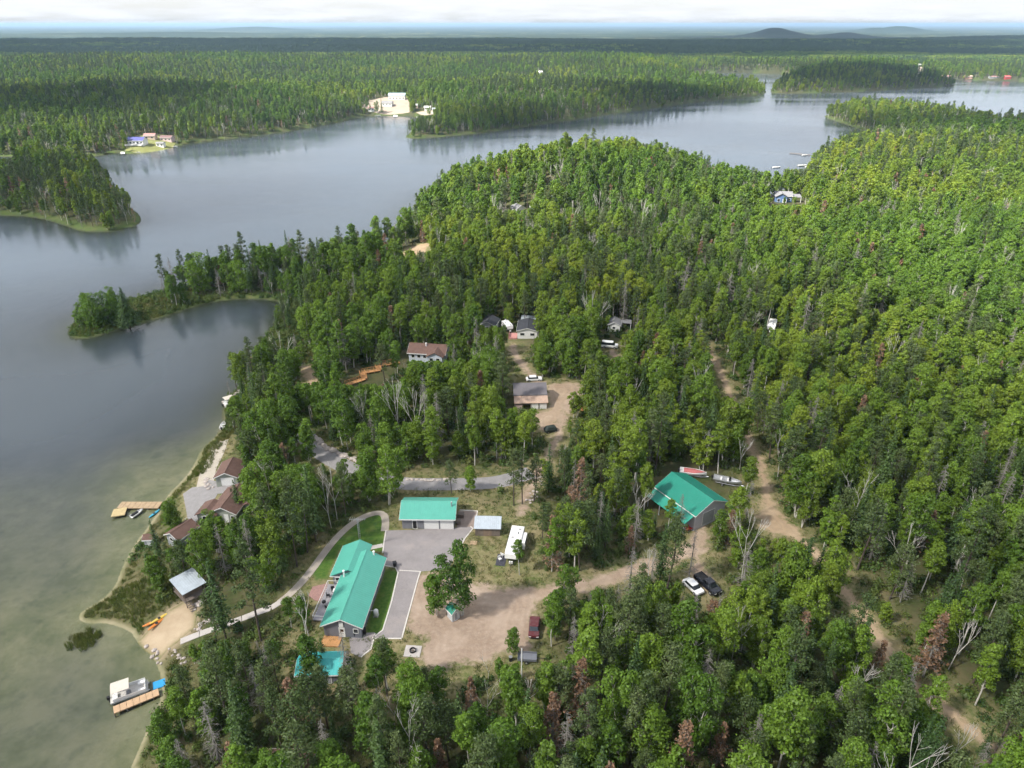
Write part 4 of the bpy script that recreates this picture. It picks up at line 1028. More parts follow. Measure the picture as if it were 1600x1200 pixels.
far_house(668, 172, 7, 5, 3.0, 1.4, 5, M_WHITE, M_WHITE, 'white cabin at the head of the far cove', 2)
far_house(680, 175, 6, 5, 3.0, 1.4, 5, M_WHITE, M_ZINC, 'small white boathouse at the end of the far cove', 1)
far_house(1573, 122.5, 11, 8, 3.2, 1.8, 0, paint('bright_red_siding', (.36, .045, .04), .6, .08), paint('bright_red_roof', (.40, .075, .07), .6, .08), 'bright red boathouse on the far right shore', 2, name='boathouse', cat='boathouse')
far_house(1478, 122, 14, 7, 3.2, 1.6, 0, paint('rusty_siding', (.48, .28, .22), .7, .1), PINKR, 'rusty long cabin on the far right shore', 3)
far_house(1512, 122, 14, 7, 3.2, 1.6, 0, MATS['rusty_siding'], MATS['rusty_metal_roof'], 'second rusty cabin nearer the red boathouse', 3)
far_house(1552, 122, 16, 7, 2.6, 1.2, 0, M_WALL_PALE, PINKR, 'low grey cabin left of the red boathouse', 3)
far_house(842, 116, 14, 8, 3.6, 2.0, 0, M_WHITE, M_WHITE, 'lone white building in the far left wood', 2)
far_house(1436, 103, 8, 6, 3.5, 1.6, 0, M_WHITE, M_WHITE, 'small white building at the top of a far sandy road', 1)
patch('sandy_lot', wpoly([(566, 168), (575, 158), (600, 152), (640, 151), (640, 176), (600, 179), (585, 176)]), paint('pale_sand', (.30, .25, .20), .95, .12, .1), .25, 6.0)
patch('sandy_lot', wpoly([(650, 176), (680, 172), (686, 178), (664, 181)]), MATS['pale_sand'], .3, 6.0)
patch('lawn', wpoly([(196, 236), (200, 222), (222, 212), (262, 214), (275, 224), (268, 232), (240, 237), (215, 240)]), paint('far_lawn', (.16, .17, .055), .95, .25, .08), .25, 5.0)
ribbon('dirt_road', wpoly([(1436, 121), (1436, 112), (1437, 104)]), 4, MATS['pale_sand'], .4, cell=10)
ribbon('dirt_road', wpoly([(632, 150), (640, 128), (645, 112)]), 4, paint('cut_line_scrub', (.12, .11, .06), .95, .2, .1), .4, cell=10)

# ================================================================== DOCKS AND BOATS
def deck_run(t, a, b, hw, z, n, mat, post=True):
    a, b = Vector((*a, z)), Vector((*b, z)); d = b - a; sd = Vector((-d.y, d.x, 0)).normalized() * hw
    dn = Vector((0, 0, .18))
    for j in range(n):
        p, q = a + d * (j/n + .004), a + d * ((j+1)/n - .004)
        MB().add([p+sd, p-sd, q-sd, q+sd, p+sd-dn, p-sd-dn, q-sd-dn, q+sd-dn], [(0,1,2,3),(7,6,5,4),(0,4,5,1),(1,5,6,2),(2,6,7,3),(3,7,4,0)]).build('deck_panel', mat, t)
    if post:
        for j in range(0, n + 1, 2):
            p = a + d * min(.99, max(.01, j/n))
            for s2 in (.93, -.93): MB().tube(p + sd*s2 - Vector((0,0,2.5)), p + sd*s2 - Vector((0,0,.17)), .09, .09, 6).build('pile', M_OLDWOOD, t)
t = thing('dock', 'L shaped wooden dock with a jet ski at the left', 'dock', (0, 0, 0))
t.location = (-82, 127, 0)
deck_run(t, (-4.5, .3), (4.6, .3), 1.15, .55, 8, M_WOOD); deck_run(t, (-3.6, -.9), (-2.9, -3.6), 1.35, .56, 3, paint('yellowish_boards', (.48, .38, .20), .85, .2))
DW = paint('dock_boards_new', (.50, .34, .21), .85, .15, 1.4)
t = thing('dock', 'straight new wooden dock beside the pontoon boat', 'dock', (-58.6, 76.6, 0))
deck_run(t, (-2.9, -1.75), (2.6, 1.65), .72, .6, 7, DW)
def hull(t, L, W, Hh, mat, name='hull', z=0.0, n=12):
    rings = []
    for i in range(n + 1):
        f = i / n; x = -L/2 + L * f
        w = W/2 * (1 - max(0, (f - .45) / .55) ** 2.2 * .97); sh = Hh * (1 + .25 * max(0, f - .5)); k = .12 + .5 * max(0, f - .55) ** 1.5
        rings.append([(x, -w, z + sh), (x, -w * .82, z + Hh*.35 + k*Hh*.4), (x, 0, z + k * Hh * .8), (x, w * .82, z + Hh*.35 + k*Hh*.4), (x, w, z + sh), (x, w * .82, z + sh + .02), (x, w*.7, z + Hh*.5 + k*.2), (x, -w*.7, z + Hh*.5 + k*.2), (x, -w * .82, z + sh + .02)])
    return MB().loft(rings).build(name, mat, t)
def motor(t, x, z): return MB().box(x - .45, x - .05, -.2, .2, z, z + .55).box(x - .3, x - .15, -.06, .06, z - .8, z).build('outboard_motor', M_BLACK, t)
def boat(label, loc, rot, L, W, mat, cover=None, shield=True, trailer=False, group=None):
    t = thing('boat', label, 'boat', loc, rot, group); zb = .65 if trailer else -.2
    hull(t, L, W, .8, mat, z=zb); motor(t, -L/2, zb + .45)
    for xx in (-L*.22, .02*L): MB().box(xx - .2, xx + .2, -W*.3, W*.3, zb + .5, zb + .75).build('seat', cover or M_WHITE, t)
    if cover: MB().add([(L*.05, -W*.42, zb+.85), (L*.46, 0, zb+1.0), (L*.05, W*.42, zb+.85), (L*.05, 0, zb+1.12), (-L*.35, -W*.42, zb+.84), (-L*.35, W*.42, zb+.84), (-L*.35, 0, zb+1.05)], [(0,1,3),(1,2,3),(0,3,6,4),(3,2,5,6),(4,6,5)]).build('cover', cover, t)
    elif shield: MB().add([(L*.12, -W*.4, zb+.85), (L*.12, W*.4, zb+.85), (L*.05, W*.36, zb+1.25), (L*.05, -W*.36, zb+1.25), (L*.10, -W*.4, zb+.85), (L*.10, W*.4, zb+.85)], [(0,1,2,3),(3,2,5,4)]).build('windshield', M_GLASS, t)
    if trailer:
        MB().tube((-L*.4, -.6, .5), (L*.3, -.5, .5), .06).tube((-L*.4, .6, .5), (L*.3, .5, .5), .06).tube((L*.3, -.5, .5), (L*.6, 0, .5), .06).tube((L*.3, .5, .5), (L*.6, 0, .5), .06).build('trailer_frame', M_METAL, t)
        for yy in (-W*.42, W*.42): wheel(t, -L*.15, yy, .3, .3, .18)
    return t
boat('red covered speedboat on a trailer behind the shop', (40.2, 131.6, H1(40.2, 131.6)), R(-14), 5.8, 2.2, M_WHITE, paint('faded_red_cover', (.42, .13, .13), .8, .15), trailer=True)
boat('grey aluminium fishing boat on a trailer behind the shop', (47.0, 128.6, H1(47, 128.6)), R(-22), 6.0, 2.1, M_METAL, trailer=True)
def pontoon(label, loc, rot, L=6.0, W=2.4):
    t = thing('pontoon_boat', label, 'boat', loc, rot)
    for yy in (-.75, .75): MB().tube((-L/2, yy, .15), (L/2 - .5, yy, .15), .3, .3, 12).tube((L/2 - .5, yy, .15), (L/2, yy, .3), .3, .05, 12).build('float', M_METAL, t)
    MB().box(-L/2, L/2 - .2, -W/2, W/2, .45, .55).build('deck', paint('pale_boat_deck', (.52, .50, .47), .8, .1), t)
    f = MB()
    for yy in (-W/2, W/2 - .04): f.box(-L/2 + .5, L/2 - .5, yy, yy + .04, .6, 1.2)
    f.box(L/2 - .54, L/2 - .5, -W/2 + .04, W/2 - .04, .6, 1.2); f.build('fence', M_WHITE, t)
    for a, b, c, d in ((1.2, 2.4, -1.1, -.55), (1.2, 2.4, .5, 1.1), (-2.3, -1.0, .5, 1.1), (-2.4, -1.7, -1.1, .3)): MB().box(a, b, c, d, .55, .95).build('seat', M_WHITE, t)
    MB().box(-.4, .2, -1.0, -.3, .55, 1.25).build('console', paint('boat_console', (.2, .2, .22), .6, .1), t)
    cp = MB().loft([[(-2.4, y, 2.35 + .18*math.cos(y*1.25)) for y in np.linspace(-1.15, 1.15, 7)] + [(-2.4, y, 2.31 + .18*math.cos(y*1.25)) for y in np.linspace(1.15, -1.15, 7)], [(0.2, y, 2.35 + .18*math.cos(y*1.25)) for y in np.linspace(-1.15, 1.15, 7)] + [(.2, y, 2.31 + .18*math.cos(y*1.25)) for y in np.linspace(1.15, -1.15, 7)]]).build('canopy', paint('beige_canvas', (.58, .53, .46), .85, .08), t)
    fr = MB()
    for xx in (-2.2, 0.0):
        for yy in (-1.12, 1.12): fr.tube((-1.1, yy, 1.2), (xx, yy, 2.38), .025, .025, 5)
    fr.build('canopy_frame', M_METAL, t); motor(t, -L/2, .4); return t
pontoon('white pontoon boat with beige canopy moored at the new dock', (-60.6, 78.35, 0), R(27), 5.6)
tag(MB().box(-1.1, 1.1, -.8, .8, -.02, .14).build('swim_mat', paint('bright_blue_foam', (.03, .30, .62), .6, .06)), 'bright blue floating mat between pontoon boat and shore', 'mat'); o = bpy.data.objects['swim_mat']; o.location = (-56.7, 80.2, 0); o.rotation_euler = (0, 0, R(28))
pontoon('white pontoon boat pulled up on the rocky bay shore', (-77.9, 174.6, .15), R(40), 5.4)
t = thing('jet_ski', 'dark and white jet ski moored inside the L shaped dock', 'jet ski', (-81.3, 124.6, -.05), R(65)); hull(t, 3.0, 1.15, .6, M_WHITE)
MB().box(-1.2, .2, -.25, .25, .5, .85).build('seat', M_BLACK, t); MB().tube((.45, -.4, .95), (.45, .4, .95), .04).build('handlebar', M_BLACK, t); MB().box(-1.3, -.9, -.4, .4, .4, .55).build('footwell', M_BLACK, t)
def kayak(label, loc, rot, mat, L=3.2, tilt=0, group=None):
    t = thing('kayak', label, 'kayak', loc, rot, group); rings = []
    for i in range(11):
        f = i/10; x = -L/2 + L*f; w = .36 * math.sin(math.pi * (.03 + .94*f)) ** .7; rings.append([(x, w*math.cos(a*.785), .18 + .19*math.sin(a*.785) * (.5 + w)) for a in range(8)])
    MB().loft(rings).build('kayak_hull', mat, t, True); MB().tube((-.1, 0, .28), (-.1, 0, .345), .3, .27, 12).build('cockpit', M_BLACK, t); t.rotation_euler = (tilt, 0, rot); return t
kayak('turquoise kayak beside the L shaped dock', (-77.6, 124.7, .02), R(70), paint('turquoise_plastic', (.05, .35, .50), .4, .06))
KO = paint('orange_plastic', (.62, .20, .04), .4, .08); KY = paint('yellow_plastic', (.62, .45, .08), .4, .08)
for k, ((px, py), mt, lab) in enumerate((((240, 973), KO, 'orange kayak nearest the water on the beach'), ((250, 967), KY, 'yellow canoe with a pale hull on the beach'), ((246, 975), KO, 'second orange kayak pulled up on the beach'))):
    kayak(lab, G2(px, py, .02), R(38 + 12*k), mt, 3.6, group='kayaks on the beach')
boat('white rowboat on the shingle below the bay wood', G2(349, 667, .15), R(100), 3.4, 1.3, M_WHITE, shield=False)
# inlet docks and boats
def small_dock(label, a, b, hw=1.2, mat=None):
    a, b = pix(*a), pix(*b); t = thing('dock', label, 'dock', (float(a[0]), float(a[1]), 0)); deck_run(t, (0, 0), (float(b[0] - a[0]), float(b[1] - a[1])), hw, .6, 6, mat or M_OLDWOOD)
small_dock('thin grey dock jutting left from the inlet point', (1234, 240), (1266, 243), 1.0)
for (px, py), L, lab in (((1213, 262), 6.5, 'white boat at anchor in the inlet'), ((1254, 259), 8, 'white boat moored at the inlet shore, left one'), ((1266, 261), 8.5, 'white boat moored at the inlet shore, right one'), ((1257, 243), 5, 'small white boat by the thin grey dock')):
    x, y = pix(px, py); boat(lab, (float(x), float(y), 0), R(10), L, 2.4, M_WHITE)
for k, ((px, py), L, lab) in enumerate((((196, 238), 7, 'white boat at the far left dock, leftmost'), ((205, 238.5), 6, 'white boat at the far left dock, middle'), ((214, 239), 5.5, 'white boat at the far left dock, right'), ((237, 235), 5, 'white boat below the small boathouse'), ((272, 229.5), 6, 'white boat at the right end of the far left shore'),
        ((590, 181), 7, 'white boat moored below the far lodge'), ((655, 183.5), 7, 'white boat in the far cove'), ((672, 184), 8, 'larger white boat at the end of the far cove'), ((1484, 125.5), 9, 'white boat by the rusty cabin on the far right shore'))):
    x, y = pix(px, py); boat(lab, (float(x), float(y), 0), R(5), L, 2.4, M_WHITE)
small_dock('grey dock on the far left shore', (192, 237), (192, 241.5), 1.5, M_WHITE)
small_dock('pale dock in front of the far lodge', (618, 180), (618, 183), 2.2, M_WHITE)

# ================================================================== VEHICLES
def rrect(hx, hy, z, r, cx=0.0, n=3):
    pts = []
    for sx, sy, a0 in ((1, 1, 0), (-1, 1, 90), (-1, -1, 180), (1, -1, 270)):
        for k in range(n + 1):
            a = math.radians(a0 + 90 * k / n); pts.append((cx + sx*(hx - r) + r*math.cos(a), sy*(hy - r) + r*math.sin(a), z))
    return pts
def car(label, loc, rot, mat, kind='sedan', L=4.6, W=1.8, group=None):
    names = {'sedan': 'car', 'pickup': 'pickup_truck', 'van': 'van'}
    t = thing(names[kind], label, names[kind].replace('_', ' '), loc, rot, group)
    hl, hw = L/2, W/2; up = .12 if kind != 'sedan' else 0
    sh = {'sedan': .88, 'pickup': 1.05, 'van': 1.05}[kind] + up
    MB().loft([rrect(hl*.97, hw*.94, .3 + up, .2), rrect(hl, hw, .5 + up, .25), rrect(hl*.995, hw, sh - .15, .28), rrect(hl*.97, hw*.95, sh, .3)]).build('body', mat, t)
    c0, c1, rf = {'sedan': (-.30, .20, 1.42), 'pickup': (-.08, .24, 1.75), 'van': (-.46, .26, 1.95)}[kind]; rf += up
    cx, ch = (c0 + c1)/2 * L, (c1 - c0)/2 * L
    MB().loft([rrect(ch + .30, hw*.90, sh - .01, .2, cx), rrect(ch - .18, hw*.78, rf - .06, .2, cx - .1)]).build('windows', M_GLASS, t)
    MB().loft([rrect(ch - .14, hw*.80, rf - .06, .2, cx - .1), rrect(ch - .2, hw*.76, rf + .02, .2, cx - .1)]).build('roof', mat, t)
    if kind == 'pickup':
        MB().box(-hl*.95, -.16*L, -hw*.8, hw*.8, sh + .005, sh + .02).build('bed', M_BLACK, t)
        for yy in (-hw*.92, hw*.80): MB().box(-hl*.95, -.16*L, yy, yy + hw*.12, sh, sh + .14).build('bed_rail', mat, t)
    for xx in (-L*.30, L*.31):
        for yy in (-hw + .09, hw - .09): wheel(t, xx, yy, .34 + up*.4, .34 + up*.4, .22)
    for yy in (-hw*.68, hw*.68):
        MB().box(hl - .06, hl + .01, yy - .2, yy + .2, sh - .32, sh - .16).build('headlight', M_WHITE, t); MB().box(-hl - .01, -hl + .06, yy - .18, yy + .18, sh - .34, sh - .14).build('tail_light', M_RED, t)
    MB().box(hl - .02, hl + .05, -hw*.8, hw*.8, .36 + up, .5 + up).build('bumper', M_BLACK, t)
    return t
NAVYP = paint('black_car_paint', (.012, .014, .022), .25, .1, spec=.6); WP = paint('white_car_paint', (.72, .73, .74), .3, .04, spec=.6)
car('white car parked left of the black pickup', (32.6, 97.4, H1(32.6, 97.4)), R(-62), WP, L=4.2)
car('black pickup truck parked in the clearing below the shop', (35.3, 97.9, H1(35.3, 97.9)), R(-62), NAVYP, 'pickup', 5.7, 1.95)
car('white van parked by the grey white shed', (30.2, 201.3, H1(30.2, 201.3)), R(-12), WP, 'van', 5.2, 2.0)
car('white car half hidden behind the barn', (6.2, 179.5, H1(6.2, 179.5)), R(5), WP, L=4.6)
car('dark maroon car parked at the right edge of the dirt yard', (3.7, 86.4, GZ), R(-95), paint('maroon_car_paint', (.10, .018, .022), .3, .08, spec=.6), L=4.4)
# utility trailer, covered machine
t = thing('utility_trailer', 'grey flat utility trailer below the red car', 'trailer', (2.4, 80.2, GZ), R(-4))
MB().box(-1.5, 1.5, -.8, .8, .5, .58).build('bed', M_WALL_GREY, t)
for yy in (-.8, .76): MB().box(-1.5, 1.5, yy, yy + .04, .58, .95).build('side_board', M_WALL_GREY, t)
MB().box(-1.5, -1.46, -.76, .76, .58, .95).build('tailgate', M_WALL_GREY, t); MB().tube((1.5, 0, .5), (2.8, 0, .5), .05).tube((2.7, 0, .5), (2.7, 0, 0), .04).build('drawbar', M_BLACK, t)
for yy in (-.95, .95): wheel(t, -.1, yy, .32, .32, .18)
t = thing('fuel_barrel', 'small black barrel left of the utility trailer', 'barrel', (-.2, 80.0, GZ)); MB().tube((0, 0, 0), (0, 0, .85), .29, .29, 14).build('drum', M_BLACK, t); MB().tube((0, 0, .85), (0, 0, .89), .3, .3, 14).build('lid', M_METAL, t)
t = thing('tarped_machine', 'dark tarp covered machine on the track below the barn', 'machine', G2(860, 674), R(20)); MB().loft([rrect(1.5, .9, 0.25, .3), rrect(1.6, .95, .8, .4), rrect(1.2, .7, 1.4, .4), rrect(.5, .3, 1.6, .2)]).build('tarp', paint('dark_green_tarp', (.02, .03, .025), .7, .2), t)
for xx in (-.9, .9):
    for yy in (-.8, .8): wheel(t, xx, yy, .3, .3, .2)
# utility poles
def pole(label, base, h, r=.13, mat=None, arm=True):
    t = thing('utility_pole', label, 'pole', base); MB().tube((0, 0, -.6), (0, 0, h), r, r*.75, 8).build('shaft', mat or M_OLDWOOD, t)
    if arm: MB().box(-.9, .9, -.06, .06, h - .5, h - .36).build('crossarm', M_OLDWOOD, t)
    for xx in ((-.75, 0, .75) if arm else (0,)): MB().tube((xx, 0, h - .36 if arm else h), (xx, 0, h - .14 if arm else h + .2), .06, .04, 6).build('insulator', M_WHITE, t)
    return t
pole('pale bare pole at the bottom edge of the dirt yard', G2(815, 1062), 6.5, .12, M_WHITE, False)
pole('grey utility pole beside the upper sandy road', G2(1200, 585), 10.0)
# ================================================================== ROCKS AND WOODPILES
def rock_mesh(seed):
    rg = random.Random(seed); bm = bmesh.new(); bmesh.ops.create_icosphere(bm, subdivisions=1, radius=1)
    for v in bm.verts: v.co *= rg.uniform(.72, 1.15); v.co.z *= .72
    me = bpy.data.meshes.new('boulder'); bm.to_mesh(me); bm.free(); me.materials.append(M_ROCK); return me
RM = [rock_mesh(k) for k in range(6)]
def boulder_row(pts, n, spread, rr, label, group, seed):
    rg = random.Random(seed); P = resample(wpoly(pts), .4, False); XY = []
    for k in range(n):
        a = P[min(len(P) - 1, int(len(P) * (k + rg.random()) / n))]; XY.append((a[0] + rg.gauss(0, spread), a[1] + rg.gauss(0, spread)))
    Z = height([p[0] for p in XY], [p[1] for p in XY])
    for (x, y), z in zip(XY, Z):
        o = bpy.data.objects.new('boulder', rg.choice(RM)); COL.objects.link(o); s = rg.uniform(*rr)
        o.scale = (s, s * rg.uniform(.8, 1.2), s * rg.uniform(.8, 1.1)); o.rotation_euler = (0, 0, rg.uniform(0, 6.28)); o.location = (x, y, float(z) + s * .25); tag(o, label, 'boulder', group)
boulder_row([(469, 664), (486, 681), (510, 699), (535, 712), (560, 722)], 80, .35, (.35, .75), 'pale boulder in the wall above the upper gravel drive', 'boulders of the drive wall', 1)
boulder_row([(636, 749), (665, 751), (700, 750)], 26, .15, (.28, .5), 'pale boulder edging the drive behind the garage', 'boulders behind the garage', 2)
boulder_row([(338, 916), (326, 925), (316, 938), (308, 950)], 34, .35, (.22, .5), 'boulder in the stone bank right of the stilted cabin', 'boulders of the cabin bank', 3)
boulder_row([(306, 985), (318, 972), (335, 968)], 22, .6, (.2, .42), 'boulder beside the beach end of the walk', 'boulders by the beach walk', 4)
boulder_row([(276, 1008), (272, 1022), (290, 1035)], 12, .5, (.2, .4), 'small boulder below the end of the walk', 'boulders below the walk', 5)
boulder_row([(322, 748), (320, 757), (330, 762)], 14, .4, (.3, .6), 'pale boulder beside the lakeside garage', 'boulders by the lakeside garage', 6)
boulder_row([(353, 628), (366, 620), (378, 612)], 18, .6, (.4, .8), 'shore boulder by the beached pontoon boat', 'boulders on the bay shore', 7)
boulder_row([(845, 745), (838, 765), (826, 785)], 24, .7, (.2, .42), 'stone lying along the dirt track right of the garage', 'stones along the dirt track', 8)
boulder_row([(230, 1012), (240, 1022), (250, 1040)], 8, .5, (.25, .5), 'dark shore stone at the foot of the beach', 'stones at the beach foot', 9)
t = thing('wood_pile', 'pile of split orange firewood beside the barn track', 'wood pile', G2(912, 640), R(30))
for k in range(16): MB().tube((-.9, -.6 + (k % 6)*.24 + (k//6)*.1, .14 + (k//6)*.22), (.9, -.6 + (k % 6)*.24 + (k//6)*.1, .14 + (k//6)*.22), .12, .12, 7).build('log', M_NEWWOOD, t)
t = thing('brush_pile', 'grey heap of cut branches beside the barn track', 'brush pile', G2(922, 628), 0)
rg_ = random.Random(3); bp = MB()
for k in range(60):
    a = rg_.uniform(0, 6.28); q = rg_.uniform(.2, 2.2); bp.tube((math.cos(a)*q, math.sin(a)*q, rg_.uniform(.05, .9)), (math.cos(a+2)*q*.8, math.sin(a+2)*q*.8, rg_.uniform(.05, 1.1)), .04, .02, 4)
bp.build('branches', M_GREYTWIG, t)
# roof of a brown building peeping in at the bottom edge
t = thing('cottage', 'brown roofed building cut by the bottom edge of the picture', 'cottage', (-30.5, 62.0, H1(-30.5, 62)), R(0)); gable(t, 6.5, 5.0, 2.6, 1.3, .4, wall=M_WALL_PALE, roof=M_BROWNROOF, z0=-1.5); opening(t, 'window', '-y', -2.5, 0, 1, 1.2, 1)
NO_GRASS = [(-17.2, -13.6, 80.6, 83.8), (-36, -31, 92.5, 98), (-11.2, -7, 112.4, 118.8), (-3, -.9, 101.7, 105.4)]

# ================================================================== TREES
def leaf_quads(C, Nrm, size, rg, aspect=0.62, jitter=0.7):
    """rhombic leaf clusters at C facing roughly Nrm"""
    n = len(C)
    Nn = Nrm + rg.normal(0, jitter, (n, 3)); Nn /= np.linalg.norm(Nn, axis=1, keepdims=True) + 1e-9
    r = rg.normal(0, 1, (n, 3)); t = np.cross(Nn, r); t /= np.linalg.norm(t, axis=1, keepdims=True) + 1e-9
    u = np.cross(Nn, t)
    s = (size * rg.uniform(0.65, 1.35, n))[:, None]
    V = np.stack([C + t * s, C + u * s * aspect, C - t * s, C - u * s * aspect], 1).reshape(-1, 3)
    Fq = np.arange(4 * n).reshape(n, 4)
    return V, Fq

def stick(segs):
    """list of (p0,p1,r0,r1) -> three-sided tapered sticks"""
    V, Q = [], []
    for k, (a, b, r0, r1) in enumerate(segs):
        a, b = np.asarray(a, float), np.asarray(b, float)
        d = b - a; d = d / (np.linalg.norm(d) + 1e-9)
        h = np.array([0, 0, 1.0]) if abs(d[2]) < 0.9 else np.array([1.0, 0, 0])
        u = np.cross(d, h); u /= np.linalg.norm(u); w = np.cross(d, u)
        n = 5 if r0 > 0.1 else 3
        o = len(V)
        for c, r in ((a, r0), (b, r1)):
            for i in range(n):
                an = 2 * math.pi * i / n
                V.append(c + (u * math.cos(an) + w * math.sin(an)) * r)
        for i in range(n): Q.append((o + i, o + (i + 1) % n, o + n + (i + 1) % n, o + n + i))
    return np.array(V), np.array(Q)

def gen_birch(seed, h=13.0, w=4.6, lod=0, stems=1, open_=0.32):
    rg = np.random.default_rng(seed)
    segs = []; lobes = []
    for st in range(stems):
        lean = rg.normal(0, 0.03 + 0.07 * (stems > 1), 2); off = rg.normal(0, 0.25 * (stems > 1), 2)
        hs = h * (1 if st == 0 else rg.uniform(0.72, 0.95))
        top = np.array([lean[0] * h + off[0], lean[1] * h + off[1], hs * 0.93])
        prev = np.array([off[0], off[1], -0.5]); r = 0.15 * h / 13
        for i in range(1, 5):
            p = np.array([off[0], off[1], 0]) * (1 - i / 4) + top * (i / 4) + np.array([*rg.normal(0, 0.12, 2), 0])
            segs.append((prev, p, r, r * 0.72)); prev = p; r *= 0.72
        ws = w if stems == 1 else w * 0.72
        nl = int(rg.integers(30, 38) / (1 if stems == 1 else 1.35))
        for i in range(nl):
            f = (i + rg.uniform(0, 0.9)) / nl
            zz = hs * (open_ + (0.95 - open_) * f)
            env = math.sin(math.pi * (0.20 + 0.72 * f)) ** 0.75          # rounded oval outline, fuller low down
            rad = ws / 2 * env * rg.uniform(0.25, 0.92)
            an = i * 2.4 + rg.normal(0, 0.45)
            ax = top * (zz / (hs * 0.93))
            c = np.array([ax[0] + math.cos(an) * rad, ax[1] + math.sin(an) * rad, zz])
            lr = ws * rg.uniform(0.10, 0.20) * (0.72 + 0.35 * env)
            lobes.append((c, lr))
            segs.append((np.array([ax[0], ax[1], zz - rad * 0.9 - 0.4]), c, 0.04, 0.015))
    per = {0: 95, 1: 32, 2: 11}[lod]; size = {0: 0.18, 1: 0.33, 2: 0.60}[lod]
    C, N = [], []
    for c, lr in lobes:
        d = rg.normal(0, 1, (per, 3)); d[:, 2] = np.abs(d[:, 2]) - 0.55 * rg.random(per); d /= np.linalg.norm(d, axis=1, keepdims=True)
        rr = lr * (1.15 - 0.5 * rg.random(per) ** 2)[:, None]
        bumpy = 1 + 0.16 * np.sin(d[:, 0:1] * 9 + c[0] * 5) * np.sin(d[:, 1:2] * 9 + c[1] * 5)
        C.append(c + d * rr * bumpy * np.array([1, 1, 0.9])); N.append(d + np.array([0, 0, 0.4]))
    k = int(per * 2.0); allc = np.array([c for c, _ in lobes])
    pick = allc[rg.integers(0, len(allc), k)] + rg.normal(0, w * 0.11, (k, 3))
    C.append(pick); N.append(rg.normal(0, 1, (k, 3)))
    C = np.concatenate(C); N = np.concatenate(N)
    LV, LF = leaf_quads(C, N, size, rg, 0.62, 0.55)
    if lod: segs = segs[:4] if stems == 1 else segs[:4]
    return stick(segs), (LV, LF)

def gen_spruce(seed, h=14.0, w=3.6, lod=0, thin=0.0):
    rg = np.random.default_rng(seed)
    segs = [((0, 0, -0.5), (rg.normal(0, .05), rg.normal(0, .05), h * 0.5), 0.16, 0.10), ((0, 0, h * 0.5), (0, 0, h), 0.10, 0.02)]
    C, N = [], []
    levels = {0: int(h * 2.3), 1: int(h * 1.2), 2: int(h * 0.7)}[lod]
    size = {0: 0.20, 1: 0.36, 2: 0.66}[lod]; step = {0: 0.20, 1: 0.42, 2: 0.80}[lod]
    base = h * rg.uniform(0.08, 0.22)
    for i in range(levels):
        f = i / (levels - 1); z = base + (h - base) * f
        R = w / 2 * (1 - f) ** 0.85 * rg.uniform(0.72, 1.18) + 0.12
        nb = max(3, int({0: 11, 1: 8, 2: 5}[lod] * (0.45 + 0.6 * (1 - f)) * max(1, w / 3.6)))
        a0 = rg.uniform(0, 6.28)
        for b in range(nb):
            if rg.random() < thin: continue
            an = a0 + b * 6.283 / nb + rg.normal(0, 0.2); Rb = R * rg.uniform(0.7, 1.15)
            m = max(2, int(Rb / step) + 1)
            for j in range(m):
                t = (j + rg.uniform(0.2, 1)) / m
                r = Rb * t; dz = -0.38 * r + 0.16 * r * t + rg.normal(0, .07)
                C.append((math.cos(an) * r + rg.normal(0, .1), math.sin(an) * r + rg.normal(0, .1), z + dz))
                N.append((math.cos(an) * 0.5, math.sin(an) * 0.5, 0.9))
    LV, LF = leaf_quads(np.array(C), np.array(N), size, rg, 0.5, 0.35)
    return stick(segs), (LV, LF)

def gen_pine(seed, h=15.0, w=4.2, lod=0):
    """jack pine: bare dark stem, ragged olive clumps on side limbs"""
    rg = np.random.default_rng(seed)
    b = rg.normal(0, 0.35, 2)
    mid = np.array([b[0], b[1], h * 0.5]); top = np.array([b[0] * 0.6, b[1] * 0.6, h * 0.98])
    segs = [((0, 0, -0.5), mid, 0.17, 0.12), (mid, top, 0.12, 0.03)]
    C, N = [], []
    per = {0: 80, 1: 26, 2: 9}[lod]; size = {0: 0.17, 1: 0.32, 2: 0.62}[lod]
    nl = int(rg.integers(26, 33))
    for i in range(nl):
        f = (i + rg.random()) / nl; z = h * (0.34 + 0.64 * f)
        R = w / 2 * (1.05 - 0.85 * f ** 1.4) * rg.uniform(0.3, 1.1); an = i * 2.4 + rg.normal(0, .4)
        ax = mid + (top - mid) * ((z - h * .5) / (h * .48)) if z > h * .5 else mid * (z / (h * .5))
        c = np.array([ax[0] + math.cos(an) * R, ax[1] + math.sin(an) * R, z + 0.25 * R])
        segs.append((np.array([ax[0], ax[1], z - 0.2]), c, 0.045, 0.02))
        lr = w * rg.uniform(0.11, 0.19)
        d = rg.normal(0, 1, (per, 3)); d /= np.linalg.norm(d, axis=1, keepdims=True)
        C.append(c + d * lr * rg.uniform(0.4, 1.1, per)[:, None] * np.array([1.25, 1.25, 0.7])); N.append(d + np.array([0, 0, .5]))
    LV, LF = leaf_quads(np.concatenate(C), np.concatenate(N), size, rg, 0.45)
    if lod: segs = segs[:2]
    return stick(segs), (LV, LF)

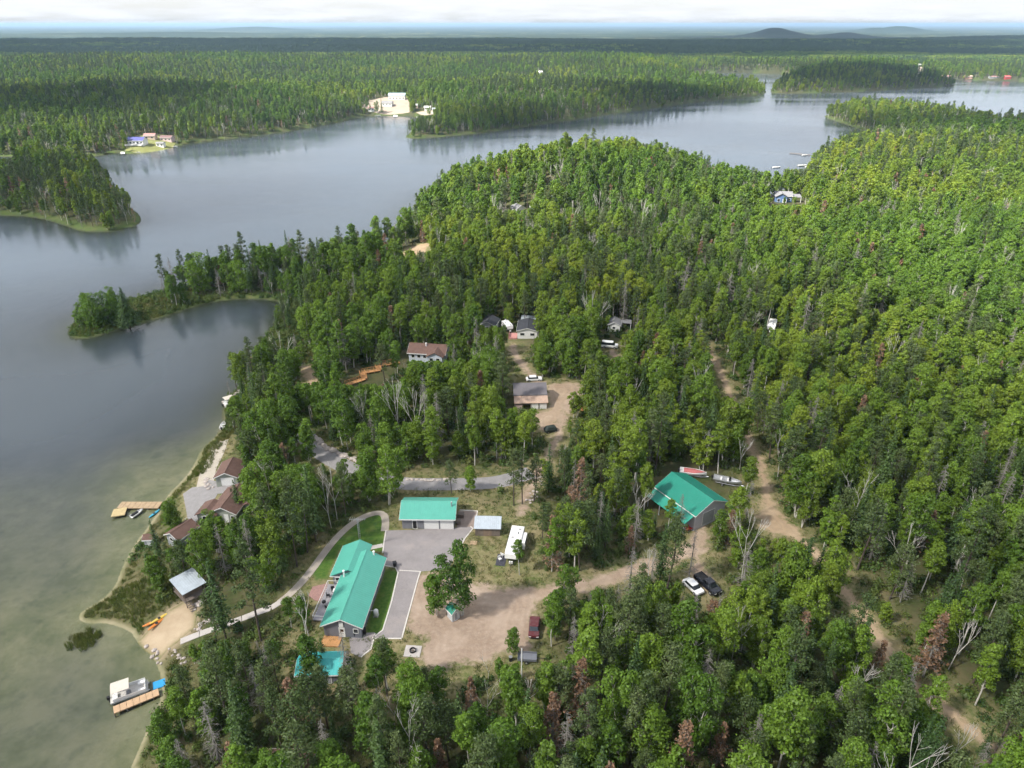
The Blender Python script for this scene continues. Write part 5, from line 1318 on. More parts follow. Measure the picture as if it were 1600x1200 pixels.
def gen_deadspruce(seed, h=13.0, w=3.4, needles=False, lod=0):
    rg = np.random.default_rng(seed)
    tr = [((0, 0, -0.5), (0.1, 0, h * .55), 0.17, 0.10), ((0.1, 0, h * .55), (rg.normal(0, .2), rg.normal(0, .2), h), 0.10, 0.02)]
    br = []; C, N = [], []
    n = int(h * (9 if lod == 0 else 5))
    for i in range(n):
        f = rg.uniform(0.12, 0.99); z = h * f; an = rg.uniform(0, 6.283)
        L = w / 2 * ((1 - f) ** 0.7) * rg.uniform(0.5, 1.2) + 0.2
        a = np.array([0.05, 0, z]); e = a + np.array([math.cos(an) * L, math.sin(an) * L, -0.30 * L + rg.normal(0, .12)])
        br.append((a, e, 0.035, 0.012))
        for q in range(3 if lod == 0 else 1):
            t = rg.uniform(0.35, 0.95); m = a + (e - a) * t
            tw = m + np.array([math.cos(an + rg.choice([-.8, .8])) * L * .35, math.sin(an + rg.choice([-.8, .8])) * L * .35, rg.normal(-0.22, .15)])
            br.append((m, tw, 0.022, 0.010))
            if needles:
                for _ in range(3): C.append(tw + (m - tw) * rg.random() + rg.normal(0, .12, 3)); N.append(rg.normal(0, 1, 3) + np.array([0, 0, .6]))
    if needles:
        LV, LF = leaf_quads(np.array(C), np.array(N), 0.24 if lod == 0 else 0.4, rg, 0.5)
        return stick(tr + br[::2]), (LV, LF)
    return stick(tr), stick(br)

def gen_bare(seed, h=11.0):
    """standing dead birch: white forked limbs without leaves"""
    rg = np.random.default_rng(seed)
    tr, br = [], []
    def grow(p, d, L, r, lev):
        q = p + d * L
        (tr if lev == 0 else br).append((p, q, r, r * 0.72))
        if lev >= 4: return
        for k in range(3 if lev < 3 else 2):
            nd = d + rg.normal(0, 0.27, 3) + np.array([0, 0, 0.18]); nd /= np.linalg.norm(nd)
            grow(q, nd, L * rg.uniform(0.5, 0.78), r * 0.66, lev + 1)
    grow(np.array([0, 0, -0.4]), np.array([rg.normal(0, .08), rg.normal(0, .08), 1.0]), h * 0.40, 0.10, 0)
    return stick(tr), stick(br)

def gen_shrub(seed, r=1.0, hh=1.1, n=150, size=0.2):
    rg = np.random.default_rng(seed)
    d = rg.normal(0, 1, (n, 3)); d[:, 2] = np.abs(d[:, 2]); d /= np.linalg.norm(d, axis=1, keepdims=True)
    lump = 1 + 0.35 * np.sin(d[:, 0] * 5 + seed) * np.sin(d[:, 1] * 6 + seed * 2)
    C = d * np.array([r, r, hh]) * (rg.uniform(0.55, 1.1, n) * lump)[:, None]
    return leaf_quads(C, d + np.array([0, 0, .4]), size, rg)

def gen_grass(seed, r=0.45, hh=0.45, n=26):
    rg = np.random.default_rng(seed)
    V, T = [], []
    for i in range(n):
        a, q = rg.uniform(0, 6.28), r * math.sqrt(rg.random())
        p = np.array([math.cos(a) * q, math.sin(a) * q, -0.05]); b = rg.uniform(0, 6.28); wd = 0.045
        tip = p + np.array([rg.normal(0, .13), rg.normal(0, .13), hh * rg.uniform(.5, 1.1)])
        s = np.array([math.cos(b) * wd, math.sin(b) * wd, 0])
        V += [p - s, p + s, tip]; T.append((3 * i, 3 * i + 1, 3 * i + 2))
    return np.array(V), np.array(T)

def np_mesh(name, V, Q, mat, smooth=False):
    me = bpy.data.meshes.new(name)
    Q = np.asarray(Q)
    if Q.shape[1] == 4: set_mesh(me, V, Q)
    else: set_mesh(me, V, None, Q)
    me.materials.append(mat); return me
def joined(name, a, b, ma, mb):
    me = bpy.data.meshes.new(name)
    V = np.concatenate([a[0], b[0]]); Q = np.concatenate([a[1], b[1] + len(a[0])])
    set_mesh(me, V, Q)
    me.materials.append(ma); me.materials.append(mb)
    mi = np.zeros(len(Q), np.int32); mi[len(a[1]):] = 1
    me.polygons.foreach_set('material_index', mi); return me

# species: name -> list of variants; each variant has lod meshes (trunk, crown) and one joined mesh per lod for the massed wood
SPECIES = {}
def species(key, gens, mt, mc, lods=(0, 1, 2)):
    var = []
    for g in gens:
        e = {'lod': {}, 'proto': {}}
        for L in lods:
            a, b = g(L)
            if L == 0: e['trunk'] = np_mesh(key + '_trunk', *a, mt); e['crown'] = np_mesh(key + '_crown', *b, mc)
            e['proto'][L] = joined(key, a, b, mt, mc)
        var.append(e)
    SPECIES[key] = var
species('birch', [lambda L, s=s, h=h, w=w, st=st, o=o: gen_birch(s, h, w, L, st, o) for s, h, w, st, o in
        ((1, 12.5, 4.8, 1, .22), (2, 14.5, 4.2, 1, .42), (3, 11.0, 5.2, 2, .20), (4, 13.5, 6.2, 2, .24), (5, 10.0, 3.8, 1, .16), (6, 15.0, 3.8, 1, .48), (7, 12, 6.6, 3, .14), (8, 8.0, 4.0, 2, .1), (9, 13.5, 3.2, 1, .34), (10, 11.0, 10.5, 3, .04))], M_BARK_W, M_BIRCH)
species('spruce', [lambda L, s=s, h=h, w=w: gen_spruce(s, h, w, L) for s, h, w in ((11, 14, 4.0), (12, 11.5, 3.6), (13, 16, 3.8), (14, 9, 3.2), (15, 13.5, 8.2))], M_BARK_D, M_SPRUCE)
species('pine', [lambda L, s=s, h=h, w=w: gen_pine(s, h, w, L) for s, h, w in ((21, 15, 4.2), (22, 13, 4.8), (23, 16.5, 3.8))], M_BARK_D, M_PINE)
species('deadspruce', [lambda L, s=s, h=h, w=w: gen_deadspruce(s, h, w, False, L) for s, h, w in ((31, 13, 3.6), (32, 10.5, 3.2), (33, 14.5, 3.4))], M_GREYTWIG, M_GREYTWIG, (0, 1))
species('rustspruce', [lambda L, s=s, h=h, w=w: gen_deadspruce(s, h, w, True, L) for s, h, w in ((41, 12.5, 4.2), (42, 10, 3.4))], M_GREYTWIG, M_RUST, (0, 1))
species('bare', [lambda L, s=s, h=h: gen_bare(s, h) for s, h in ((51, 11), (52, 13), (53, 9))], M_BARK_W, M_BARK_W, (0,))
SIZE = {'birch': [(12.5,4.8),(14.5,4.2),(11,5.2),(13.5,6.2),(10,3.8),(15,3.8),(12,6.6),(8,4),(13.5,3.2),(11,10.5)], 'spruce': [(14,4.0),(11.5,3.6),(16,3.8),(9,3.2),(13.5,8.2)], 'pine': [(15,4.2),(13,4.8),(16.5,3.8)],
        'deadspruce': [(13,3.6),(10.5,3.2),(14.5,3.4)], 'rustspruce': [(12.5,4.2),(10,3.4)], 'bare': [(11,4),(13,4),(9,4)]}
KEYS = list(SPECIES)
NAMES = {'birch': ('birch_tree', 'tree'), 'spruce': ('spruce_tree', 'tree'), 'pine': ('pine_tree', 'tree'), 'deadspruce': ('dead_spruce_tree', 'dead tree'),
         'rustspruce': ('dying_spruce_tree', 'dead tree'), 'bare': ('dead_birch_tree', 'dead tree')}
LOOK = {'birch': 'leafy green birch or poplar', 'spruce': 'dark green pointed spruce', 'pine': 'olive green ragged pine',
        'deadspruce': 'grey needleless dead spruce', 'rustspruce': 'rust brown dying spruce', 'bare': 'white leafless dead birch'}
LANDMARKS = [((170, 500), 'on the narrow spit in the lake'), ((360, 440), 'where the narrow spit joins the wooded shore'), ((330, 1100), 'by the lake near the pontoon boat dock'), ((250, 900), 'around the stilted lakeside cabin'),
    ((430, 790), 'between the lakeside cottages and the main house'), ((480, 960), 'beside the lawn left of the main house'), ((600, 700), 'beside the upper gravel drive'), ((430, 600), 'on the shore of the bay'),
    ((560, 560), 'on the slope below the brown roofed cottage'), ((560, 430), 'along the wooded ridge above the lake'), ((720, 440), 'behind the brown roofed cottage'), ((740, 620), 'left of the grey and rust barn'),
    ((900, 540), 'right of the white house with dark roof'), ((900, 450), 'on the hillside behind the white house'), ((1000, 380), 'high on the hillside before the blue house'), ((880, 780), 'along the dirt track right of the travel trailer'), ((960, 660), 'right of the grey and rust barn'),
    ((960, 850), 'between the shop with lean-to and the dirt yard'), ((1080, 660), 'behind the shop with lean-to'), ((1230, 620), 'beside the upper sandy road'), ((1160, 860), 'in front of the shop with lean-to'),
    ((1180, 980), 'below the parked pickup'), ((900, 1060), 'right of the dirt yard at the bottom'), ((620, 1120), 'along the bottom edge below the dirt yard'), ((720, 930), 'in the middle of the dirt yard'), ((1040, 1130), 'in the bottom wood below the pickup'),
    ((1380, 760), 'in the wood right of the sandy road'), ((1330, 950), 'along the lower sandy road'), ((1480, 1100), 'in the bottom right corner wood'), ((1500, 850), 'in the wood at the right edge'), ((1480, 560), 'in the bright wood at the right'), ((1300, 430), 'in the bright wood below the blue house')]

# ---- places that must stay free of trunks, and picture areas that near trees must not cover
FREE = [PAVED, YARD, BEACH, LAKEYARD, SHOPYARD, BARNYARD, RIGHTYARD, CLEARP, LAWN, LAWN2] + [wpoly(p) for p in (
    [(600,795),(630,772),(720,765),(800,775),(825,800),(842,850),(846,890),(842,940),(842,1000),(835,1045),(760,1052),(665,1052),(640,1035),(560,1030),(500,1012),(492,960),(478,915),(500,880),(545,830)],
    [(470,905),(475,925),(430,955),(380,975),(300,1012),(265,1050),(215,1005),(235,960),(262,935),(320,920),(345,908),(390,925),(430,935)],
    [(255,800),(300,760),(335,730),(350,700),(365,690),(380,720),(380,755),(405,765),(405,800),(350,820),(300,815),(270,820),(240,835)],
    [(1000,780),(1045,730),(1070,722),(1160,745),(1160,790),(1150,830),(1100,850),(1075,835),(1010,800)],
    [(790,592),(855,590),(905,595),(905,610),(875,650),(860,680),(835,680),(800,645)],
    [(640,735),(830,730),(835,760),(640,765)],
    [(240,835),(262,775),(300,735),(318,700),(345,672),(366,690),(350,715),(330,745),(300,775),(262,830)], [(318,905),(345,900),(400,925),(440,930),(440,948),(380,968),(310,998),(304,960),(312,930)],
    [(118,980),(160,925),(190,895),(222,880),(245,925),(222,992)],
    [(632,578),(632,548),(700,548),(706,578)], [(535,610),(533,598),(560,578),(625,560),(632,577),(575,602)], [(1060,872),(1130,862),(1138,938),(1080,942),(1060,910)],
    [(745,520),(800,515),(840,530),(815,560),(790,545)], [(940,530),(985,530),(975,560),(945,560)], [(1185,515),(1220,515),(1215,530),(1185,535)])]
FREE_FAR = [wpoly(p) for p in ([(196,241),(200,222),(222,210),(262,212),(275,224),(270,232),(240,238),(215,242)],[(566,170),(575,158),(600,152),(640,151),(642,181),(600,182),(585,178)],[(642,174),(680,170),(690,178),(664,184)],[(1468,126),(1470,121),(1590,121),(1590,128)],[(1431,121),(1431,101),(1441,101),(1441,121)],[(835,119),(850,119),(850,114),(835,114)])]
SHOW = [(1196,125,1206,146),(1195,222,1255,268),(1130,215,1195,245),(1060,200,1130,225),(1198,290,1250,324),(500,850,606,1002),(600,775,740,1000),(740,808,785,840),(780,815,825,872),(695,945,724,970),(640,890,700,1045),(700,960,832,1030),(628,1008,662,1028),(740,905,838,1000),
        (1016,738,1142,800),(1060,722,1140,752),(1068,880,1128,934),(1180,780,1260,845),(1085,845,1100,880),(1190,745,1200,780),(799,594,856,642),(855,610,900,660),(640,534,700,568),(540,572,625,604),(798,494,836,530),(757,490,798,512),(830,580,846,598),
        (948,498,985,520),(942,536,970,552),(1194,498,1217,518),(1104,530,1130,585),(1120,580,1142,608),(1198,290,1248,312),(318,768,398,810),(328,720,374,758),(286,770,320,815),(262,822,300,850),(220,845,238,860),(262,886,318,930),(176,782,252,808),(175,1062,248,1118),(232,940,310,1010),
        (276,945,440,1005),(440,850,520,935),(520,805,600,850),(470,672,560,728),(640,748,740,762),(820,700,866,790),(862,660,885,700),(200,205,275,240),(565,148,645,182),(650,165,685,185),(632,380,672,396),(880,895,945,925),(838,1000,842,1030),(816,1010,836,1040),(832,968,842,998),(348,612,376,634),(350,690,366,720),(462,1018,474,1062),(505,1016,534,1042),(545,995,585,1027),
        (796,318,818,332),(1000,217,1008,228),(1350,965,1375,990),(1480,1112,1520,1140),(474,572,496,602),(0,232,25,252),(108,500,450,530),(800,745,850,790)]
SHOW = np.array(SHOW, float)

def filter_trees(x, y, z, h, w, force=None):
    """drop trees that stand on clearings or would hide what the photograph shows"""
    ok = np.ones(len(x), bool)
    for p in FREE_FAR: ok &= ~inside(x, y, p)
    m = y < 340
    xm, ym = x[m], y[m]; o = np.ones(len(xm), bool)
    for p in FREE: o &= sdist(xm, ym, p) < -0.6
    for k, (pl, hw) in ROADS.items(): o &= seg_dist(xm, ym, pl, False) > hw + 1.0
    o &= seg_dist(xm, ym, WALK, False) > 1.6
    ok[m] &= o
    bx, by, dep = prj(x, y, z); tx, ty, _ = prj(x, y, z + h)
    hw = w * 0.42 * F / dep
    x0, x1, y0, y1 = bx - hw, bx + hw, ty, by - (by - ty) * 0.22
    k = np.ones(len(x))
    for a, b, c, d in SHOW:
        hit = (x1 > a) & (x0 < c) & (y1 > b) & (y0 < d) & (by > d - 3)
        kk = (by - d + 5) / np.maximum(by - ty, 1)              # a lower tree still fits in front
        k = np.where(hit, np.minimum(k, kk), k)
    ok &= k > 0.36
    return ok, bx, by, ty, dep, k

def vnoise(x, y, s, seed):
    r = np.random.default_rng(seed); t = 0
    for k in range(4):
        a, b, c, d = r.uniform(0.6, 1.4, 2).tolist() + r.uniform(0, 6.28, 2).tolist()
        th = r.uniform(0, 6.28)
        t = t + np.sin((x * math.cos(th) + y * math.sin(th)) / s * a * (1 + .6 * k) + c + 1.5 * np.sin((y * math.cos(th) - x * math.sin(th)) / s * b + d)) / (1 + .5 * k)
    return t / 2.2

def scatter(y0, y1, sp_, seed):
    rg = np.random.default_rng(seed)
    ys = np.arange(y0, y1, sp_)
    X, Y = [], []
    for k, yy in enumerate(ys):
        half = (yy * CP + HC * SP) * (870 / F) + 8
        xs = np.arange(-half, half, sp_) + (sp_ / 2 if k % 2 else 0)
        X.append(xs); Y.append(np.full(len(xs), yy))
    x = np.concatenate(X); y = np.concatenate(Y)
    x = x + rg.uniform(-.46, .46, len(x)) * sp_; y = y + rg.uniform(-.46, .46, len(x)) * sp_
    z, s = height(x, y, True)
    k = (s > 1.0) & (z > 0.06)
    return x[k], y[k], z[k], s[k], rg

BANDS = [(38, 330, 3.4, 0), (330, 900, 4.4, 1), (900, 1900, 6.4, 2)]
T = {k: [] for k in ('x', 'y', 'z', 'sp', 'var', 'sc', 'rot', 'lod', 'size', 'bx', 'by')}
for bi, (ya, yb, sp_, lod) in enumerate(BANDS):
    x, y, z, s, rg = scatter(ya, yb, sp_, 100 + bi)
    n = len(x)
    con = vnoise(x, y, 45 if bi == 0 else 110, 5)
    pcon = np.clip(0.30 + 0.30 * con, 0.03, 0.85)
    pcon = np.where((s < 14), np.maximum(pcon, 0.45), pcon)
    right = sstep(60, 160, x) * sstep(120, 160, y) * (1 - sstep(380, 480, y))
    pcon = pcon * (1 - 0.72 * right)
    pcon = np.where((x < -150) & (y > 300) & (y < 480), 0.62, pcon)
    pcon = np.where((y < 130) & (x > 5), np.maximum(pcon, 0.42), pcon)
    if bi == 2: pcon = np.clip(0.40 + 0.45 * con, 0.05, 0.95)
    r = rg.random(n); r2 = rg.random(n)
    sp = np.where(r < pcon, np.where(r2 < (0.5 if bi else 0.42), 1, 2), 0)
    dead = rg.random(n)
    sp = np.where((dead < 0.055) & (bi < 2), 3, sp); sp = np.where((dead > 0.974) & (bi < 2), 4, sp); sp = np.where((dead > 0.925) & (dead < 0.962) & (bi < 2), 5, sp)
    dens = vnoise(x, y, 25, 9)
    keep = rg.random(n) < np.clip(0.92 + 0.2 * dens, 0.65, 1)
    # the spit is grassy with a few trees only (set by hand below)
    spit = (x < -62) & (y > 195) & (y < 262) & (np.abs(s) < 30)
    keep &= ~(spit & (rg.random(n) < np.where(x < -95, 1.0, 0.55)))
    keep &= ~((s < 3.0) & (y < 120))
    keep &= ~((y < 120) & (x < -38) & (s < 7) & (rg.random(n) < 0.5))
    nv = np.array([len(SPECIES[k]) - (k in ('birch', 'spruce')) for k in KEYS])[sp]   # the last birch and spruce forms are for the spit only
    var = (rg.random(n) * nv).astype(int)
    sc_ = np.clip(rg.normal(0.92, 0.17, n), 0.5, 1.25) * np.where(s < 8, 0.82, 1.0) * (1.0 if bi < 2 else 0.98)
    hh = np.array([SIZE[KEYS[a]][b][0] for a, b in zip(sp, var)]) * sc_; ww = np.array([SIZE[KEYS[a]][b][1] for a, b in zip(sp, var)]) * sc_
    ok, bx, by, ty, dep, kk = filter_trees(x, y, z, hh, ww)
    sc_ = sc_ * np.clip(kk, 0.36, 1); ty = by - (by - ty) * np.clip(kk, 0.36, 1)
    keep &= ok & (by < 1500) & (ty > -30) & (bx > -120) & (bx < 1720)
    for k, v in (('x', x), ('y', y), ('z', z), ('sp', sp), ('var', var), ('sc', sc_), ('rot', rg.uniform(0, 6.28, n)), ('lod', np.full(n, lod)), ('size', (by - ty) * np.clip((1230 - ty) / 60, 0.01, 1)), ('bx', bx), ('by', by)):
        T[k].append(v[keep])
T = {k: np.concatenate(v) for k, v in T.items()}

# ---- trees one can point at
# (base pixel, species, variant, height m, label)
SPECIAL = [((868, 1000), 'birch', 4, 7.0, 'bushy tree leaning over the dark car by the yard'), ((722, 958), 'birch', 3, 15.5, 'tall round leafy tree standing alone in the dirt yard behind the outhouse'),
    ((683, 962), 'birch', 4, 9.0, 'small leafy tree left of the outhouse in the dirt yard'),
    ((204, 514), 'spruce', 4, 15.0, 'broad dark spruce on the tip of the grassy spit'), ((150, 509), 'birch', 9, 12.0, 'wide round leafy tree on the tip of the grassy spit'),
    ((172, 503), 'birch', 9, 11.5, 'leafy tree tucked behind the spruce on the spit tip'), ((127, 512), 'birch', 2, 8.5, 'low leafy tree at the outermost end of the spit'), ((182, 495), 'birch', 6, 11.5, 'bushy leafy tree right behind the spit spruce'), ((140, 503), 'birch', 3, 11.0, 'leafy tree behind the wide round one on the spit tip'),
    ((276, 477), 'birch', 1, 12.0, 'slim white stemmed birch halfway along the spit'), ((288, 474), 'birch', 4, 8.5, 'small leafy birch right of the slim birch on the spit'), ((268, 474), 'birch', 2, 9.0, 'leafy birch left of the slim birch on the spit'),
    ((345, 463), 'deadspruce', 1, 11.5, 'grey dead spruce on the spit above the calm bay'), ((316, 452), 'birch', 9, 15.0, 'large rounded leafy tree behind the dead spruce on the spit'), ((308, 462), 'birch', 4, 8.0, 'low leafy tree at the waterside of the spit'),
    ((374, 455), 'birch', 9, 13.0, 'rounded leafy tree right of the dead spruce on the spit'), ((358, 446), 'birch', 6, 14.0, 'broad leafy tree crowning the middle of the spit'), ((410, 455), 'deadspruce', 1, 9.0, 'short grey dead spruce near the root of the spit'),
    ((395, 444), 'spruce', 2, 15.0, 'slender dark spruce rising over the root of the spit'), ((404, 446), 'spruce', 2, 13.5, 'second slender spruce beside the taller one on the spit root'),
    ((335, 448), 'spruce', 0, 15.0, 'dark spruce among the rounded trees on the spit'), ((384, 458), 'birch', 2, 9.0, 'leafy tree below the slender spruces on the spit'), ((425, 446), 'spruce', 1, 12.0, 'dark spruce where the spit meets the wooded shore'),
    ((1442, 1058), 'rustspruce', 0, 13.5, 'large rust red dying conifer beside the lower sandy road'), ((905, 1128), 'rustspruce', 0, 13.0, 'tall rust brown dying spruce right of the white pole'),
    ((862, 1180), 'rustspruce', 0, 12.5, 'rust brown dying spruce at the bottom edge'), ((372, 1225), 'rustspruce', 1, 8.5, 'short reddish dying spruce at the bottom left edge'),
    ((893, 1060), 'deadspruce', 2, 13.0, 'silver grey dead spruce right of the parked car by the yard'), ((882, 1215), 'deadspruce', 0, 13.0, 'grey dead spruce between two rust brown ones at bottom'),
    ((342, 1188), 'deadspruce', 0, 13.0, 'tall silver dead spruce near the bottom left'), ((300, 1228), 'deadspruce', 1, 10.0, 'lower silver dead spruce at the bottom left edge'),
    ((408, 1112), 'deadspruce', 1, 10.0, 'leaning grey dead spruce below the walk to the beach'), ((548, 1098), 'deadspruce', 2, 14.5, 'dark grey nearly bare spruce below the side apron'),
    ((1340, 1245), 'deadspruce', 0, 11.0, 'pale grey dead conifer at the bottom right edge'),
    ((1215, 748), 'bare', 0, 11.5, 'bright white bare birch right of the sandy road'), ((1400, 900), 'bare', 1, 11.0, 'white forked dead birch in the wood right of the sandy road'),
    ((1320, 1100), 'bare', 2, 9.5, 'white forked snag in the wood below the sandy road'), ((1500, 842), 'bare', 0, 11.0, 'pinkish bare birch in the wood at the right'),
    ((1060, 832), 'deadspruce', 1, 9.5, 'grey dead spruce in front of the shop roof'), ((1155, 940), 'deadspruce', 0, 13.5, 'grey half bare spruce right of the dark pickup'),
    ((1076, 905), 'deadspruce', 2, 12.0, 'thin grey dead spruce left of the white car'),
    ((495, 835), 'birch', 1, 14.0, 'white stemmed yellowish birch at the edge of the curved walk'), ((610, 790), 'birch', 3, 15.0, 'big bright leafy tree left of the garage'),
    ((580, 782), 'birch', 6, 13.0, 'broad leafy tree behind the curved walk'), ((735, 768), 'birch', 4, 7.0, 'small leafy tree behind the garage'), ((706, 772), 'pine', 1, 8.5, 'small ragged pine behind the garage'),
    ((597, 178), 'spruce', 0, 17.0, 'dark pointed spruce in front of the white lodge on the far shore'), ((590, 177), 'birch', 3, 14.0, 'leafy tree on the beach before the far lodge'), ((574, 170), 'birch', 3, 13.0, 'leafy tree at the left end of the far sandy lot'), ((644, 176), 'birch', 6, 13.0, 'leafy tree at the right end of the far sandy lot'),
    ((803, 790), 'pine', 0, 14.0, 'tall thin pine left of the stony dirt track'), ((816, 788), 'pine', 2, 14.0, 'tall thin pine beside the stony dirt track'), ((834, 784), 'pine', 1, 11.0, 'shorter thin pine on the stony dirt track edge'),
    ((275, 835), 'birch', 6, 9.0, 'rounded leafy tree between the dock and the lakeside cottage'), ((325, 905), 'birch', 3, 12.0, 'large leafy tree behind the stilted cabin'), ((250, 872), 'spruce', 1, 9.0, 'leafy dark tree left of the little lakeside cabin'),
    ((374, 800), 'spruce', 3, 8.0, 'small spruce in front of the lakeside cottage roof'), ((340, 862), 'birch', 6, 10.0, 'broad leafy tree below the lakeside cottage'),
    ((880, 948), 'birch', 3, 9.5, 'round leafy tree at the end of the yard road'), ((862, 1010), 'birch', 1, 11.0, 'leafy tree screening the red car by the yard'), ((800, 1022), 'birch', 4, 6.0, 'low leafy tree left of the car by the yard'),
    ((812, 898), 'birch', 5, 8.0, 'slim leafy tree right of the travel trailer'), ((490, 1060), 'birch', 4, 9.0, 'leafy tree growing before the green roofed shed'), ((1145, 830), 'birch', 0, 11.0, 'leafy tree at the right end of the shop'),
    ((1165, 778), 'birch', 1, 10.5, 'bright leafy tree right of the aluminium boat'), ((1042, 835), 'birch', 5, 8.5, 'leafy tree hiding part of the shop lean-to'),
    ((1122, 740), 'birch', 5, 13.5, 'white stemmed birch behind the aluminium boat'), ((1096, 735), 'birch', 2, 12.0, 'twin stemmed leafy tree behind the red boat')]

def add_tree(key, v, loc, sc_, rot, label, group):
    nm, cat = NAMES[key]
    o = bpy.data.objects.new(nm, None); COL.objects.link(o); o.empty_display_size = 0.5
    o.location = loc; o.scale = (sc_, sc_, sc_); o.rotation_euler = (0, 0, rot)
    tag(o, label, cat, group)
    e = SPECIES[key][v]
    for pn, me in (('trunk', e['trunk']), ('crown', e['crown'])):
        c = bpy.data.objects.new(pn, me); COL.objects.link(c); c.parent = o
    return o
GROUPN = {'birch': 'leafy trees of the near wood', 'spruce': 'spruces of the near wood', 'pine': 'pines of the near wood', 'deadspruce': 'grey dead spruces', 'rustspruce': 'rust brown dying spruces', 'bare': 'white dead birches'}
sp_pos = []
count = {k: 0 for k in KEYS}
for (px, py), key, v, hh, label in SPECIAL:
    p = G(px, py); sp_pos.append((p.x, p.y)); count[key] += 1
    add_tree(key, v, p, hh / SIZE[key][v][0], random.uniform(0, 6.28), label, GROUPN[key])
# make room round them
spx = np.array(sp_pos)
dmin = np.full(len(T['x']), 1e9)
for a, b in spx: dmin = np.minimum(dmin, np.hypot(T['x'] - a, T['y'] - b))
k = dmin > 2.2
T = {q: v[k] for q, v in T.items()}

LMP = np.array([p for p, _ in LANDMARKS], float)
indiv = np.zeros(len(T['x']), bool)
for si, key in enumerate(KEYS):
    cand = np.where((T['sp'] == si) & (T['lod'] == 0))[0]
    cand = cand[np.argsort(-T['size'][cand])][:300 - count[key]]
    indiv[cand] = True
    for i in cand:
        d = np.hypot((LMP[:, 0] - T['bx'][i]), (LMP[:, 1] - T['by'][i]) * 1.3)
        where = LANDMARKS[int(d.argmin())][1]
        add_tree(key, int(T['var'][i]), (float(T['x'][i]), float(T['y'][i]), float(T['z'][i])), float(T['sc'][i]), float(T['rot'][i]),
                 LOOK[key] + ' ' + where, GROUPN[key] + ' ' + where)

# ---- the massed wood: one object per kind, point clouds that carry shared tree meshes
def instancer(name, label, cat, pts, rot, scl, idx, meshes):
    me = bpy.data.meshes.new(name)
    me.vertices.add(len(pts)); me.vertices.foreach_set('co', np.asarray(pts, np.float32).ravel())
    for nm, arr, ty in (('rot', rot, 'FLOAT'), ('scl', scl, 'FLOAT'), ('idx', idx, 'INT')):
        at = me.attributes.new(nm, ty, 'POINT'); at.data.foreach_set('value', np.asarray(arr, np.int32 if ty == 'INT' else np.float32))
    o = bpy.data.objects.new(name, me); COL.objects.link(o)
    tag(o, label, cat, kind='stuff')
    ng = bpy.data.node_groups.new(name, 'GeometryNodeTree')
    ng.interface.new_socket('Geometry', in_out='INPUT', socket_type='NodeSocketGeometry')
    ng.interface.new_socket('Geometry', in_out='OUTPUT', socket_type='NodeSocketGeometry')
    N, L = ng.nodes, ng.links
    gi, go = N.new('NodeGroupInput'), N.new('NodeGroupOutput')
    jn = N.new('GeometryNodeJoinGeometry')
    def named(nm, ty):
        a = N.new('GeometryNodeInputNamedAttribute'); a.data_type = ty; a.inputs['Name'].default_value = nm
        return a.outputs['Attribute']
    ar, asc, ai = named('rot', 'FLOAT'), named('scl', 'FLOAT'), named('idx', 'INT')
    cr = N.new('ShaderNodeCombineXYZ'); L.new(ar, cr.inputs['Z'])
    er = N.new('FunctionNodeEulerToRotation'); L.new(cr.outputs[0], er.inputs[0])
    for k, m in enumerate(meshes):
        src = bpy.data.objects.new(m.name + '_source', m)       # only referenced by the node tree, never placed in the scene
        oi = N.new('GeometryNodeObjectInfo'); oi.inputs['Object'].default_value = src; oi.inputs['As Instance'].default_value = True
        cmp = N.new('FunctionNodeCompare'); cmp.data_type = 'INT'; cmp.operation = 'EQUAL'
        L.new(ai, cmp.inputs[2]); cmp.inputs[3].default_value = k
        ip = N.new('GeometryNodeInstanceOnPoints')
        L.new(gi.outputs[0], ip.inputs['Points']); L.new(cmp.outputs[0], ip.inputs['Selection']); L.new(oi.outputs['Geometry'], ip.inputs['Instance'])
        L.new(er.outputs[0], ip.inputs['Rotation']); L.new(asc, ip.inputs['Scale'])
        L.new(ip.outputs[0], jn.inputs[0])
    L.new(jn.outputs[0], go.inputs[0])
    md = o.modifiers.new('instances', 'NODES'); md.node_group = ng
    return o
def mass(name, label, cat, keys, sel):
    meshes, idx = [], np.zeros(sel.sum(), int)
    sp, var, lod = T['sp'][sel], T['var'][sel], T['lod'][sel]
    for key in keys:
        for v, e in enumerate(SPECIES[key]):
            for L, m in e['proto'].items():
                ls = (lod == L) if L != max(e['proto']) else (lod >= L)
                idx[(sp == KEYS.index(key)) & (var == v) & ls] = len(meshes); meshes.append(m)
    P = np.stack([T['x'][sel], T['y'][sel], T['z'][sel]], 1)
    instancer(name, label, cat, P, T['rot'][sel], T['sc'][sel], idx, meshes)
rest = ~indiv
mass('birch_forest', 'unbroken leafy green wood covering the hillside and the far shores', 'forest', ['birch'], rest & (T['sp'] == 0))
mass('conifer_forest', 'dark conifers scattered through the leafy wood and along far shores', 'forest', ['spruce', 'pine'], rest & ((T['sp'] == 1) | (T['sp'] == 2)))
mass('dead_trees', 'grey and rusty dead trees scattered over the wooded hillside', 'dead trees', ['deadspruce', 'rustspruce', 'bare'], rest & (T['sp'] >= 3))
print('trees', len(T['x']), 'single', int(indiv.sum()))

